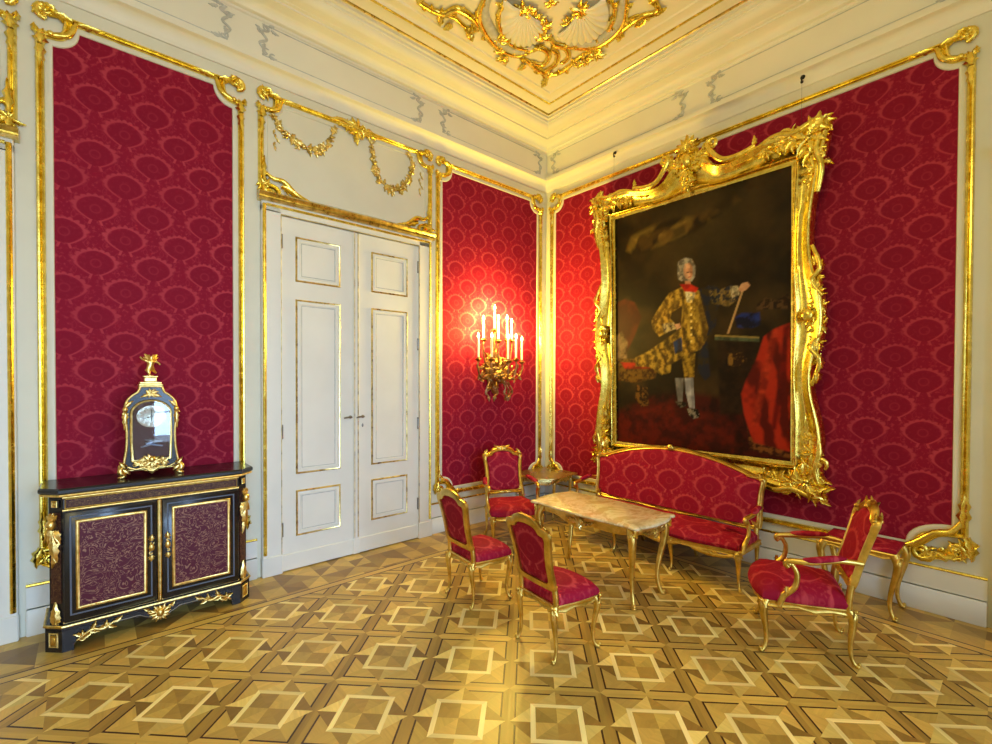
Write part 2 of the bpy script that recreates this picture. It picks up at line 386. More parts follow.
# ---- parquet
def clip(poly, a, b, c):
    out = []; n = len(poly)
    for i in range(n):
        p, q = poly[i], poly[(i+1) % n]; dp = a*p[0]+b*p[1]-c; dq = a*q[0]+b*q[1]-c
        if dp <= 0: out.append(p)
        if (dp < 0 < dq) or (dq < 0 < dp):
            t = dp/(dp-dq); out.append((p[0]+(q[0]-p[0])*t, p[1]+(q[1]-p[1])*t))
    return out
LIGHT, MID, DEEP, BROWN, DARK = (.80, .60, .17), (.58, .385, .085), (.40, .25, .05), (.28, .16, .032), (.045, .014, .008)
def floor_mesh():
    R = random.Random(3); V = []; F = []; C = []; UVs = []
    def piece(poly, z, col, ga, bounds):
        for (a, b, c) in bounds:
            poly = clip(poly, a, b, c)
            if len(poly) < 3: return
        n = len(V); k = R.uniform(.8, 1.16); cc = (col[0]*k, col[1]*k*R.uniform(.97, 1.03), col[2]*k)
        ou, ov = R.uniform(0, 9), R.uniform(0, 9); ca, sa = math.cos(ga), math.sin(ga)
        V.extend((p[0], p[1], z) for p in poly); F.append(tuple(range(n, n+len(poly)))); C.append(cc)
        UVs.append([(p[0]*ca+p[1]*sa+ou, -p[0]*sa+p[1]*ca+ov) for p in poly])
    P = .4965; h = P/2; q = 1/math.sqrt(2); s0, t0 = -3.85, -.337
    def tile(s, t, bounds):
        def W(a, b): a += s; b += t; return ((a+b)*q, (a-b)*q)
        def pc(pts, z, col, ga=0.0): 
            pp = [W(*p) for p in pts]
            ar = sum(pp[i][0]*pp[(i+1) % len(pp)][1]-pp[(i+1) % len(pp)][0]*pp[i][1] for i in range(len(pp)))
            if ar < 0: pp.reverse()
            piece(pp, z, col, ga, bounds)
        G1, G2 = PI/4, -PI/4
        b = h-.031
        for k in range(4):      # band planks, dark stringing, field
            c, sn = [(1, 0), (0, 1), (-1, 0), (0, -1)][k]
            def Rt(a, e): return (a*c-e*sn, a*sn+e*c)
            ga = (G2, G1)[k % 2]
            pc([Rt(b, -b), Rt(h, -h), Rt(h, h), Rt(b, b)], 0, DEEP if k % 2 else MID, ga)
            i = b-.010; pc([Rt(i, -i), Rt(b, -b), Rt(b, b), Rt(i, i)], 0, DARK, ga)
            pc([Rt(0, 0), Rt(i, -i), Rt(i, i)], 0, MID, ga+PI/4)
            # star point in two tones
            tp = h-.010; e = tp/2
            pc([Rt(0, 0), Rt(tp, 0), Rt(e, e)], .0004, LIGHT if k % 2 else DEEP, ga+.6)
            pc([Rt(0, 0), Rt(e, -e), Rt(tp, 0)], .0004, BROWN if k % 2 else (.70, .50, .13), ga-.6)
            o, n_ = .134, .108
            pc([Rt(n_, -n_), Rt(o, -o), Rt(o, o), Rt(n_, n_)], .0008, (.90, .74, .30), ga)
            pc([Rt(0, 0), Rt(n_, -n_), Rt(n_, 0)], .0012, (DEEP, MID)[k % 2], ga+.4)
            pc([Rt(0, 0), Rt(n_, 0), Rt(n_, n_)], .0012, (MID, DEEP)[k % 2], ga-.4)
    YB, XB = -.60, -.49
    main = [(0, 1, YB), (1, 0, XB), (0, -1, -RY-.6+0), (-1, 0, -RX-.5)]
    for i in range(-30, 30):
        for j in range(-30, 30):
            s, t = s0+(i+.5)*P, t0+(j+.5)*P; x, y = (s+t)*q, (s-t)*q
            if RX+.2 < x < XB+.36 and RY+.2 < y < YB+.36: tile(s, t, main)
    # border: two dark strings with a plank between, then a field of triangles to the wall
    def rectp(x0, x1, y0, y1, col, ga, z=0): piece([(x0, y0), (x1, y0), (x1, y1), (x0, y1)], z, col, ga, [])
    for (a, b, col) in ((YB, YB+.012, DARK), (YB+.012, YB+.075, MID), (YB+.075, YB+.087, DARK)):
        x = RX
        while x < XB: 
            x1 = min(x+.9, XB+(a-YB)); rectp(x, x1, a, b, col, 0); x += .9
    for (a, b, col) in ((XB, XB+.012, DARK), (XB+.012, XB+.075, MID), (XB+.075, XB+.087, DARK)):
        y = RY
        while y < YB+(b-XB):
            y1 = min(y+.9, YB+(b-XB)); rectp(a, b, y, y1, col, PI/2); y += .9
    d = .32
    def tri_field(x0, x1, y0, y1):
        nx = int(math.ceil((x1-x0)/d)); bd = [(1, 0, x1), (-1, 0, -x0), (0, 1, y1), (0, -1, -y0)]
        ny = int(math.ceil((y1-y0)/d))
        for i in range(nx):
            for j in range(ny):
                X, Y = x0+i*d, y1-(j+1)*d; c = (X+d/2, Y+d/2)
                cs = [(X, Y), (X+d, Y), (X+d, Y+d), (X, Y+d)]
                for k in range(4):
                    a, b = cs[k], cs[(k+1) % 4]; m = ((a[0]+b[0])/2, (a[1]+b[1])/2)
                    piece([c, a, m], 0, (MID, BROWN, DEEP, MID)[(k+i) % 4], PI/4*(1 if k % 2 else -1), bd)
                    piece([c, m, b], 0, (DEEP, MID, MID, BROWN)[(k+j) % 4], PI/4*(-1 if k % 2 else 1), bd)
    tri_field(RX, 0, YB+.087, 0); tri_field(XB+.087, 0, RY, YB+.087)
    rectp(RX, RX+.5, RY, YB, DEEP, 0); rectp(RX+.5, XB, RY, RY+.6, DEEP, 0)
    me = bpy.data.meshes.new('floor'); me.from_pydata(V, [], F); me.update(); me.materials.append(WOOD)
    u = me.uv_layers.new(name='UVMap'); u.data.foreach_set('uv', np.array([c for l in UVs for c in l], dtype=np.float32).ravel())
    ca = me.color_attributes.new('Col', 'FLOAT_COLOR', 'CORNER')
    ca.data.foreach_set('color', np.array([(*C[i], 1) for i, l in enumerate(UVs) for _ in l], dtype=np.float32).ravel())
    o = bpy.data.objects.new('floor', me); COL.objects.link(o); o['kind'] = 'structure'
    # slab under the parquet
    g = G(); box(g, RX-.2, .2, RY-.2, .2, -.2, -.002); struct('floor_slab', g, simple('slab', (.2, .15, .1)))
floor_mesh()

# ---- walls; the back wall (behind the camera) has three tall window openings
g = G(); box(g, RX-.2, .2, 0, .2, -.2, 5.1); struct('wall_left', g, CREAM)
g = G(); box(g, 0, .2, RY-.2, 0, -.2, 5.1); struct('wall_right', g, CREAM)
g = G(); box(g, RX-.2, RX, RY-.2, 0, -.2, 5.1); struct('wall_rear', g, CREAM)
WINS = [(-3.78, -2.4), (-6.4, -5.0)]; WZ0, WZ1 = .35, 3.5
g = G(); xs = [RX]+[v for w in sorted(WINS) for v in w]+[0]
for i in range(0, len(xs), 2): box(g, xs[i], xs[i+1], RY-.2, RY, -.2, 5.1)
for (a, b) in WINS: box(g, a, b, RY-.2, RY, -.2, WZ0); box(g, a, b, RY-.2, RY, WZ1, 5.1)
struct('wall_window_side', g, CREAM)
for (a, b) in WINS:
    fr = sthing('window_%d' % (WINS.index((a, b))+1), ((a+b)/2, RY-.05, WZ0)); w = (b-a)/2; hh = WZ1-WZ0
    g = G()
    box(g, -w, -w+.06, -.05, .03, 0, hh); box(g, w-.06, w, -.05, .03, 0, hh); box(g, -w, w, -.05, .03, 0, .08); box(g, -w, w, -.05, .03, hh-.06, hh)
    box(g, -.03, .03, -.05, .03, 0, hh); box(g, -w, w, -.05, .03, hh*.66, hh*.66+.06)
    for z in (.33*hh*.66, .66*hh*.66): box(g, -w, w, -.02, .01, z, z+.025)
    obj('window_frame', g, WHITE, fr, 0)
g = G(); box(g, RX-.2, .2, RY-.2, .2, HC, HC+.2); struct('ceiling', g, STUCCO)

# ---- cornice round the room
room = [(0, 0), (RX, 0), (RX, RY), (0, RY)]
def inset_sweep(g, prof):
    vs = []; fs = []; m = len(prof)
    for (d, z) in prof: vs += [(-d, -d, z), (RX+d, -d, z), (RX+d, RY+d, z), (-d, RY+d, z)]
    for k in range(m-1):
        for i in range(4):
            j = (i+1) % 4; fs.append((k*4+i, k*4+j, (k+1)*4+j, (k+1)*4+i))
    g.add(vs, fs)
def arcp(d0, z0, d1, z1, n=6, inv=False):
    o = []
    for i in range(n+1):
        a = PI/2*i/n
        o.append((d0+(d1-d0)*(math.sin(a) if inv else 1-math.cos(a)), z0+(z1-z0)*((1-math.cos(a)) if inv else math.sin(a))))
    return o
g = G()
inset_sweep(g, [(-.01, 4.27), (.012, 4.276), (.02, 4.295)]+arcp(.022, 4.30, .095, 4.375, 6)+[(.105, 4.38), (.105, 4.415), (.085, 4.425), (.062, 4.44), (.060, 4.735), (.072, 4.745), (.075, 4.76), (.10, 4.765)]
            + arcp(.105, 4.77, .215, 4.83, 6)+[(.235, 4.832), (.235, 4.85), (.26, 4.855)]+arcp(.265, 4.86, .375, 4.925, 6, True)+[(.385, 4.93), (.385, 4.955), (.41, 4.96), (.41, 4.985), (.43, 4.99), (.43, 5.01)])
struct('trim_1', g, STUCCO, 25)
g = G(); inset_sweep(g, [(.43, 5.0), (.43, 4.983), (.437, 4.978), (.445, 4.983), (.447, 5.0)]); struct('trim_2', g, GOLDW, 25)
g = G(); inset_sweep(g, [(.455, 5.0), (.455, 4.988), (.60, 4.986), (.60, 4.975), (.618, 4.972)]+arcp(.62, 4.974, .66, 5.0, 4)); inset_sweep(g, [(.70, 5.0), (.705, 4.99), (.735, 4.988), (.745, 5.0)]); struct('trim_3', g, STUCCO, 25)
g = G(); inset_sweep(g, [(.606, 4.979), (.608, 4.966), (.618, 4.966), (.622, 4.979)]); struct('trim_4', g, GOLD, 25)
# frieze panels with grey rocaille ends, one per length of wall
def frieze(x0, x1, M, first):
    L = x1-x0; g = G()
    for (z, w) in ((4.722, .008), (4.462, .008)):
        tube(g, [(x0+.05, z, 0), (x1-.05, z, 0)], w*.6, 6)
    for (xx, sgn) in ((x0, 1), (x1, -1)):
        gx = [xx+sgn*v for v in (.06, .10, .045, .085, .03, .07, .05)]; gz = [4.722, 4.685, 4.655, 4.60, 4.555, 4.50, 4.462]
        strand(g, [(a, b) for a, b in zip(gx, gz)], .012, .012, -.002)
        for (a, b, r) in ((.09, 4.70, .035), (.04, 4.66, .03), (.08, 4.49, .04), (.13, 4.472, .03)):
            scroll(g, xx+sgn*a, b, r, 1.0+b*7, .8, .008, 0, sgn, 10)
        for (a, b, an) in ((.10, 4.72, .3), (.05, 4.65, 2.2), (.07, 4.56, -2.0), (.10, 4.47, -.3), (.12, 4.70, -.6)):
            leaf(g, xx+sgn*a, b, an if sgn > 0 else PI-an, .07, .014, .8*sgn, 0, .01)
    g.xf(M)
    return g
MAf = Matrix.Translation((0, -.060, 0)) @ MA; MBf = Matrix.Translation((-.060, 0, 0)) @ MB
k = 5
for (x0, x1, M) in [(-1.80, -.13, MAf), (-3.64, -1.98, MAf), (-5.45, -3.80, MAf), (.13, 2.03, MBf), (2.21, 4.05, MBf), (4.25, 6.1, MBf)]:
    struct('trim_%d' % k, frieze(x0, x1, M, False), GREY); k += 1

# ---- skirting, with a gilt bead
def skirt(name, segs, M):
    for (a, b) in segs:
        t = sthing(name)
        g = G(); box(g, a, b, 0, .175, 0, .030, .006); box(g, a, b, .175, .325, 0, .016); g.xf(M); obj('board', g, WHITE, t)
        g = G(); tube(g, [(a, .334, .012), (b, .334, .012)], .011, 8); g.xf(M); obj('gilt_bead', g, GOLD, t)
        g = G(); box(g, a, b, .345, .352, 0, .010); box(g, a, b, .176, .186, 0, .022, .004); g.xf(M); obj('moulding', g, CREAM, t)
skirt('baseboard_left', [(-1.86, 0), (-5.03, -3.63)], MA)
skirt('baseboard_right', [(0, 4.19), (6.0, 8.0)], MB)

# ---- double doors: white leaves, gilt architrave
def door(name, M, with_hardware=True):
    d = sthing(name)
    def put(n, g, m, par=None, smooth=30): g.xf(M); return obj(n, g, m, par or d, smooth)
    for s in (-1, 1):                                    # jambs, gilt uprights, plinth blocks
        g = G(); x0, x1 = sorted((s*.70, s*.86)); box(g, x0, x1, .0, 3.22, 0, .045, .006); box(g, x0-.004, x1+.004, 0, .17, 0, .056, .006); put('jamb', g, WHITE)
        g = G(); c = s*.838
        g.add([(c-.016, .19, .044), (c-.010, .19, .056), (c, .19, .060), (c+.010, .19, .054), (c+.016, .19, .044), (c-.016, 3.22, .044), (c-.010, 3.22, .056), (c, 3.22, .060), (c+.010, 3.22, .054), (c+.016, 3.22, .044)],
              [(i, i+1, i+6, i+5) for i in range(4)]+[(4, 3, 2, 1, 0)]); put('gilt_upright', g, GOLD)
    g = G(); box(g, -.86, .86, 3.16, 3.25, 0, .045, .006); put('head', g, WHITE)
    g = G()
    vs = []; pr = [(3.245, 0), (3.245, .065), (3.262, .075), (3.275, .062), (3.285, .080), (3.305, .095), (3.32, .080), (3.325, 0)]
    for x in (-.885, .885): vs += [(x, a, b) for a, b in pr]
    g.add(vs, [(i, i+1, i+9, i+8) for i in range(7)]+[tuple(range(7, -1, -1)), tuple(range(8, 16))]); put('gilt_head_moulding', g, GOLDW)
    g = G(); tube(g, [(-.822, 3.216, .050), (.822, 3.216, .050)], .012, 8); put('gilt_inner_bead', g, GOLD)
    for s in (-1, 1):
        x0, x1 = (-.70, -.012) if s < 0 else (.012, .70)
        lf = G(); box(lf, x0, x1, .008, 3.15, 0, .024, .004); box(lf, x0+.002, x1-.002, .008, .155, .02, .036, .006)
        leafo = put('door_leaf', lf, WHITE)
        px0, px1 = (-.575, -.165) if s < 0 else (.155, .565)
        for (z0, z1) in ((2.594, 2.992), (.863, 2.432), (.303, .712)):
            f = G(); sweep(f, rect(px0+.045, px1-.045, z0+.045, z1-.045), [(0, .024), (0, .031), (.006, .034), (.010, .030), (.030, .030), (.045, .024)]); f.xf(M); obj('panel_moulding', f, WHITE, leafo)
            f = G(); sweep(f, rect(px0+.012, px1-.012, z0+.012, z1-.012), [(-.004, .025), (-.001, .033), (.006, .036), (.013, .031), (.014, .024)]); f.xf(M); obj('gilt_moulding', f, GOLDW, leafo)
            f = G(); sweep(f, rect(px0+.056, px1-.056, z0+.056, z1-.056), [(0, .0245), (.001, .0275), (.005, .0275), (.006, .0245)]); f.xf(M); obj('field_line', f, GREY, leafo)
        if with_hardware:
            hx = -.065 if s < 0 else .062
            f = G(); f2 = G(); lathe(f2, [(.016, 0), (.016, .006), (.008, .010), (.008, .035)], n=10); f.join(f2, Matrix.Translation((hx, 1.352, .024)))
            tube(f, [(hx, 1.352, .056), (hx-.02, 1.353, .060), (hx-.05, 1.350, .058), (hx-.075, 1.346, .058)], [.008, .008, .009, .007], 8)
            f.xf(M); obj('door_handle', f, NICKEL, leafo)
            for z in (.38, 2.93, 1.25, 2.1)[:4]:
                if s > 0 or z in (.38, 2.93, 1.25):
                    f = G(); hx2 = x0+.006 if s < 0 else x1-.006
                    tube(f, [(hx2, z-.05, .03), (hx2, z+.05, .03)], .009, 8); blob(f, (hx2, z+.055, .03), .011, 6, 4); blob(f, (hx2, z-.055, .03), .011, 6, 4)
                    f.xf(M); obj('hinge', f, NICKEL, leafo)
            if s > 0:
                f = G(); blob(f, (hx, 1.265, .026), (.010, .020, .004), 8, 5); f.xf(M); obj('keyhole_plate', f, NICKEL, leafo)
    g = G(); box(g, -.040, .022, .02, 3.14, .022, .042, .006); box(g, -.046, .028, .008, .16, .022, .046, .006); put('meeting_strip', g, WHITE)
    g = G(); tube(g, [(.008, .17, .042), (.008, 3.14, .042)], .0045, 6); tube(g, [(-.026, .17, .042), (-.026, 3.14, .042)], .0035, 6); put('gilt_lines', g, GOLDW)
    g = G(); 
    for s in (-1, 1): tube(g, [(s*.703, .16, .046), (s*.703, 3.155, .046)], .003, 6)
    tube(g, [(-.703, 3.155, .046), (.703, 3.155, .046)], .003, 6); put('rebate_line', g, GOLDW)
    return d
door('door_1', Matrix.Translation((-2.735, 0, 0)) @ MA)
door('door_2', Matrix.Translation((-5.925, 0, 0)) @ MA)
door('door_3', Matrix.Translation((0, -5.08, 0)) @ MB)

# ================================================================== gilded wall panels
CREAMB = [(0, .004), (.004, .013), (.012, .015), (.036, .013), (.042, .008), (.043, 0)]
GOLDP = [(.042, .0), (.043, .020), (.050, .030), (.058, .026), (.062, .020), (.070, .033), (.078, .034), (.085, .022), (.088, 0)]
def notch_path(w, h, tn, bl, br):
    """counter-clockwise outline with concave notches: tn = top (a, b); bl/br = bottom-left/right (a, b)"""
    P = []
    def arc(cx, cy, a, b, t0, t1, n=8):
        for i in range(n+1):
            t = t0+(t1-t0)*i/n; P.append((cx+a*math.cos(t), cy+b*math.sin(t)))
    arc(0, 0, bl[0], bl[1], PI/2, 0)
    arc(w, 0, br[0], br[1], PI, PI/2)
    arc(w, h, tn[0], tn[1], -PI/2, -PI)
    arc(0, h, tn[0], tn[1], 0, -PI/2)
    # light shoulders so the notch reads as a curve
    return P
def corner_top(g, cx, cy, sx, a, b):
    """gilt scroll work of an upper corner; sx=-1 left, +1 right; (cx,cy) is the square corner of the silk"""
    o = .065
    X = lambda v: cx+sx*v
    an = (lambda t: t) if sx > 0 else (lambda t: PI-t)
    scroll(g, X(.035), cy+.075, .055, an(-PI/2), 1.1, .022, .01, sx, 12)
    leaf(g, X(-.10), cy+.062, an(.1), .16, .028, .3*sx, .018, .03); leaf(g, X(-.02), cy+.085, an(.6), .09, .026, -.8*sx, .018, .03)
    leaf(g, X(-.13), cy+.06, an(PI), .16, .020, -.2*sx, .018, .02)
    strand(g, [(X(-a+.02), cy+.06, .01), (X(-a*.6), cy-b*.25, .015), (X(-a*.1), cy-b*.48, .015), (X(.045), cy-b*.6, .01)], .022, .020)
    leaf(g, X(.06), cy-b-.02, an(PI/2), .11, .034, .35*sx, .018, .035); leaf(g, X(.075), cy-b+.05, an(PI/2-.6), .06, .02, .9*sx, .02, .03)
    leaf(g, X(.06), cy-b, an(-PI/2), .20, .024, .12*sx, .018, .022)
    blob(g, (X(.01), cy-b*.5, .03), (.02, .02, .016), 7, 5); cluster(g, X(.045), cy+.07, .06, 6, int(abs(cx*31+cy*7))+sx+3, .015)
def corner_bot(g, cx, cy, sx, a, b, s=1.0):
    X = lambda v: cx+sx*v
    an = (lambda t: t) if sx > 0 else (lambda t: PI-t)
    strand(g, [(X(-a-.04), cy-.065, .01), (X(-a*.75), cy+.00, .018), (X(-a*.35), cy+b*.55, .022), (X(.0), cy+b*.75, .02), (X(.06), cy+b+.05, .01)], .026*s, .024*s)
    scroll(g, X(-a*.62), cy-.050, .062*s, an(.2), 1.15, .020*s, .012, -sx, 12); scroll(g, X(.02), cy-.035+b*.2, .058*s, an(PI), 1.2, .020*s, .012, sx, 12)
    leaf(g, X(-a-.02), cy-.062, an(PI), .17*s, .026*s, -.15*sx, .018, .025); leaf(g, X(-a*.3), cy-.03, an(-.4), .13*s, .03*s, .9*sx, .02, .03)
    leaf(g, X(.062), cy+b, an(PI/2), .22*s, .026*s, -.1*sx, .018, .026); leaf(g, X(.075), cy+b*.6, an(-1.1), .14*s, .028*s, -.7*sx, .02, .03)
    leaf(g, X(.03), cy-.02, an(-2.4), .12*s, .028*s, -.6*sx, .02, .03); cluster(g, X(.06), cy+.01, .07*s, 6, int(abs(cx*13))+5+sx, .015); cluster(g, X(-a*.55), cy-.045, .06*s, 5, int(abs(cx*17))+9+sx, .015)
def wall_panel(label, wall, x0, x1, z0, z1, uv0, tn=(.135, .14), bl=(.15, .13), br=(.15, .13), big=(1, 1)):
    w, h = x1-x0, z1-z0; rot = RA if wall == 'A' else RB
    loc = (x0, -.001, z0) if wall == 'A' else (-.001, -x0, z0)
    t = thing('wall_panel', label, 'wall panel', loc, rot)
    P = notch_path(w, h, tn, bl, br)
    g = G(); plate(g, P, 0, .006); obj('silk', g, SILK, t, 0, uv=lambda p: (p[0]+x0-uv0[0], p[1]+z0-uv0[1]))
    g = G(); sweep(g, P, CREAMB); obj('cream_border', g, CREAM, t)
    g = G(); sweep(g, P, GOLDP); fr = obj('gilt_frame', g, GOLD, t)
    for (cx, sx) in ((0, -1), (w, 1)):
        g = G(); corner_top(g, cx, h, sx, *tn); obj('corner_scrollwork', g, GOLD, t, 60)
        b = bl if sx < 0 else br
        g = G(); corner_bot(g, cx, 0, sx, b[0], b[1], big[0] if sx < 0 else big[1]); obj('corner_scrollwork', g, GOLD, t, 60)
    return t
wall_panel('tall crimson damask panel in a gilt frame behind the black cabinet and clock', 'A', -4.878, -3.807, .50, 4.088, (-4.667, 2.912))
wall_panel('narrow crimson damask panel in a gilt frame behind the candle sconce', 'A', -1.712, -.187, .494, 4.088, (-1.35, 2.80))
wall_panel('wide crimson damask panel in a gilt frame behind the portrait and sofa', 'B', .190, 4.006, .500, 4.094, (3.68, 3.433), br=(.25, .17), big=(1, 1.25))

# ---- panel above the doors
def overdoor(label, cx):
    t = thing('overdoor_panel', label, 'wall panel', (cx, -.001, 3.36), RA)
    w, h = 1.58, .74; P = notch_path(w, h, (.12, .12), (.14, .10), (.14, .10)); P = [(p[0]-w/2, p[1]) for p in P]
    g = G(); plate(g, P, 0, .004); obj('field', g, CREAM, t, 0)
    g = G(); sweep(g, P, [(0, .004), (.003, .012), (.010, .012), (.012, .006), (.02, .006), (.043, .006)]); obj('inner_moulding', g, CREAM, t)
    g = G(); sweep(g, P, GOLDP); obj('gilt_frame', g, GOLD, t)
    for sx in (-1, 1):
        g = G(); corner_top(g, sx*w/2, h, sx, .12, .12); obj('corner_scrollwork', g, GOLD, t, 60)
        g = G(); X = lambda v: sx*(w/2+v); an = (lambda q: q) if sx > 0 else (lambda q: PI-q)
        strand(g, [(X(-.34), -.03, .01), (X(-.22), .01, .02), (X(-.12), .09, .02), (X(-.02), .10, .02), (X(.05), .16, .01)], .024, .02)
        leaf(g, X(.055), .02, an(-PI/2-.2), .10, .03, .3, .02, .03); leaf(g, X(.05), .06, an(PI/2), .22, .028, .1*sx, .018, .03); leaf(g, X(-.10), .05, an(PI+.3), .2, .03, .3*sx, .02, .03)
        leaf(g, X(.02), .0, an(PI+.5), .14, .026, .4*sx, .02, .03); cluster(g, X(.045), .03, .075, 7, 21+sx, .015); cluster(g, X(-.15), .035, .05, 5, 31+sx, .015); obj('corner_scrollwork', g, GOLD, t, 60)
    g = G()
    for (x, y, s, q) in ((0, h+.06, .10, 1), (-.09, h+.055, .07, 2), (.10, h+.05, .07, 3), (-.17, h+.065, .05, 4), (.17, h+.05, .05, 5)): cluster(g, x, y, s, 8, q+40, .02)
    strand(g, [(-.26, h+.06, .02), (-.15, h+.09, .03), (0, h+.06, .03), (.15, h+.03, .03), (.27, h+.06, .02)], .018, .018); leaf(g, 0, h, -PI/2, .10, .03, .3, .02, .03); obj('centre_crest', g, GOLD, t, 60)
    for sx in (-1, 1):
        pts = [(-.779, .663), (-.716, .598), (-.631, .517), (-.499, .460), (-.361, .471), (-.277, .570), (-.211, .736)] if sx < 0 else \
              [(.165, .745), (.170, .636), (.195, .511), (.245, .395), (.366, .316), (.450, .330), (.542, .404), (.610, .522), (.632, .668), (.58, .745)]
        c = cat([(a, b, 0) for a, b in pts], 5); g = G(); tube(g, [(p.x, p.y, .012) for p in c], .006, 6); R = random.Random(5+sx); n = len(c)
        for i, p in enumerate(c):
            m = math.sin(PI*i/n)
            for k in range(2): leaf(g, p.x, p.y, R.uniform(0, 6.28), .032+.035*m, .011+.008*m, R.uniform(-1, 1), .008, .012, 5)
            if i % 6 == 3: blob(g, (p.x, p.y, .018), .014+.012*m, 7, 5)
            if i % 8 == 5: cluster(g, p.x, p.y, .035+.02*m, 6, i, .008)
        obj('garland', g, GOLDW, t, 60)
        g = G(); X0 = sx*.735
        for i in range(7): leaf(g, X0+.01*math.sin(i*2), .60-i*.035, -PI/2+.5*math.sin(i*2.1), .045, .010, .5, .006, .01, 5)
        obj('leaf_drop', g, GOLDW, t, 60)
    return t
overdoor('cream overdoor panel with gilt garlands above the white double doors', -2.735)
overdoor('gilt framed overdoor panel cut off at the left edge of the photo', -5.925)
# ================================================================== seat furniture (local: +x is the front, +y the sitter's left)
def mirror_outline(half, k=5):
    """closed outline from the right half (bottom centre to top centre); returns list of (y, z)"""
    c = cat([(a, b, 0) for a, b in half], k)
    R = [(p.x, p.y) for p in c]; L = [(-x, z) for x, z in reversed(R[1:-1])]
    return R+L
def leg_geo(top, foot, out, r=.024, bulge=.022, curl=.014):
    """cabriole leg from the rail to a scrolled foot; out = horizontal direction the knee points"""
    g = G(); T = Vector(top); Fv = Vector(foot); o = Vector((out[0], out[1], 0)).normalized()
    ts = [0, .12, .28, .45, .62, .78, .9, 1]; bs = [.1, 1.0, .75, .15, -.35, -.5, -.1, curl/bulge]
    rs = [1.15, 1.2, .95, .75, .6, .52, .55, .62]
    pts = [T.lerp(Fv, t)+o*(bulge*b) for t, b in zip(ts, bs)]; pts[-1].z = .010
    p = cat(pts, 4); rad = [r*np.interp(i/(len(p)-1), ts, rs) for i in range(len(p))]
    tube(g, p, rad, 8)
    f = p[-1]; blob(g, (f.x+o.x*.006, f.y+o.y*.006, .012), (r*.75, r*.75, .012), 8, 5)
    blob(g, (f.x+o.x*.014, f.y+o.y*.014, .026), (r*.5, r*.5, r*.5), 7, 4)
    a = math.atan2(o.y, o.x); k = cat(pts, 4)[3]
    M = Matrix.Translation((k.x+o.x*r, k.y+o.y*r, k.z)) @ Matrix(((-o.y, 0, o.x, 0), (o.x, 0, o.y, 0), (0, 1, 0, 0), (0, 0, 0, 1)))
    q = G(); leaf(q, 0, .02, -PI/2, .10, .016, .0, -.008, .014); leaf(q, .006, .03, -PI/2+.6, .05, .012, .3, -.010, .01); leaf(q, -.006, .03, -PI/2-.6, .05, .012, -.3, -.010, .01); blob(q, (0, .03, 0), .011, 7, 5)
    g.join(q, M); return g
def seat_outline(df, db, wf, wb, bow=.035, n=7):
    """plan outline, counter-clockwise: front is x=+df (width wf), back x=-db (width wb)"""
    P = []
    fr = [(df+bow*math.cos(PI*(t-.5))*(1 if True else 0), wf/2*(2*t-1)) for t in [i/n for i in range(n+1)]]
    P += [(x-(.012 if i in (0, n) else 0), y) for i, (x, y) in enumerate(fr)]
    m = 5
    for i in range(1, m): t = i/m; P.append((df-(df+db)*t, wf/2+(wb-wf)/2*t+.012*math.sin(PI*t)))
    for i in range(n+1): P.append((-db, wb/2-wb*i/n))
    for i in range(m-1, 0, -1): t = i/m; P.append((df-(df+db)*t, -(wf/2+(wb-wf)/2*t+.012*math.sin(PI*t))))
    return P
def rail_geo(P, z0, z1, th=.03, scal=.018, period=None):
    """apron rail around the seat: scalloped lower edge, moulded upper edge"""
    g = G(); n = len(P); inn = offs(P, -th); vs = []; L = [0]
    for i in range(n): L.append(L[-1]+(Vector(P[(i+1) % n])-Vector(P[i])).length)
    for i in range(n):
        lo = z0+scal*.5*(1+math.cos(L[i]/L[-1]*2*PI*8)); a = Vector(P[i]); c = inn[i]; o = offs_cache = a
        vs += [(c.x, c.y, z1), (a.x, a.y, z1), (a.x+(a.x-c.x)*.2, a.y+(a.y-c.y)*.2, z1-.008), (a.x, a.y, z1-.016), (a.x, a.y, lo+.012), (a.x+(a.x-c.x)*.15, a.y+(a.y-c.y)*.15, lo+.006), (a.x, a.y, lo), (c.x, c.y, lo)]
    fs = []
    for i in range(n):
        j = (i+1) % n
        for k in range(8): fs.append((i*8+k, i*8+(k+1) % 8, j*8+(k+1) % 8, j*8+k))
    g.add(vs, fs); return g
def back_frame(inner, outer, x0, z0, rake, th=.032, bow=0.0):
    """carved back frame standing over x0, leaning back by rake per unit height"""
    g = G()
    def P(p, h): return (x0-(p[1]-z0)*rake+h-bow*(p[0]**2), p[0], p[1])
    N = len(inner); prof = [(0, -th/2), (0, th*.35), (.2, th*.5), (.45, th*.3), (.7, th*.55), (1, th*.2), (1.0, -th*.35), (.8, -th*.5), (.2, -th*.5), (0, -th/2)]
    vs = []; fs = []; m = len(prof)
    for i in range(N):
        for (t, h) in prof:
            q = (inner[i][0]+(outer[i][0]-inner[i][0])*t, inner[i][1]+(outer[i][1]-inner[i][1])*t); vs.append(P(q, h))
    for i in range(N):
        j = (i+1) % N
        for k in range(m-1): fs.append((i*m+k, j*m+k, j*m+k+1, i*m+k+1))
    g.add(vs, fs); return g, P
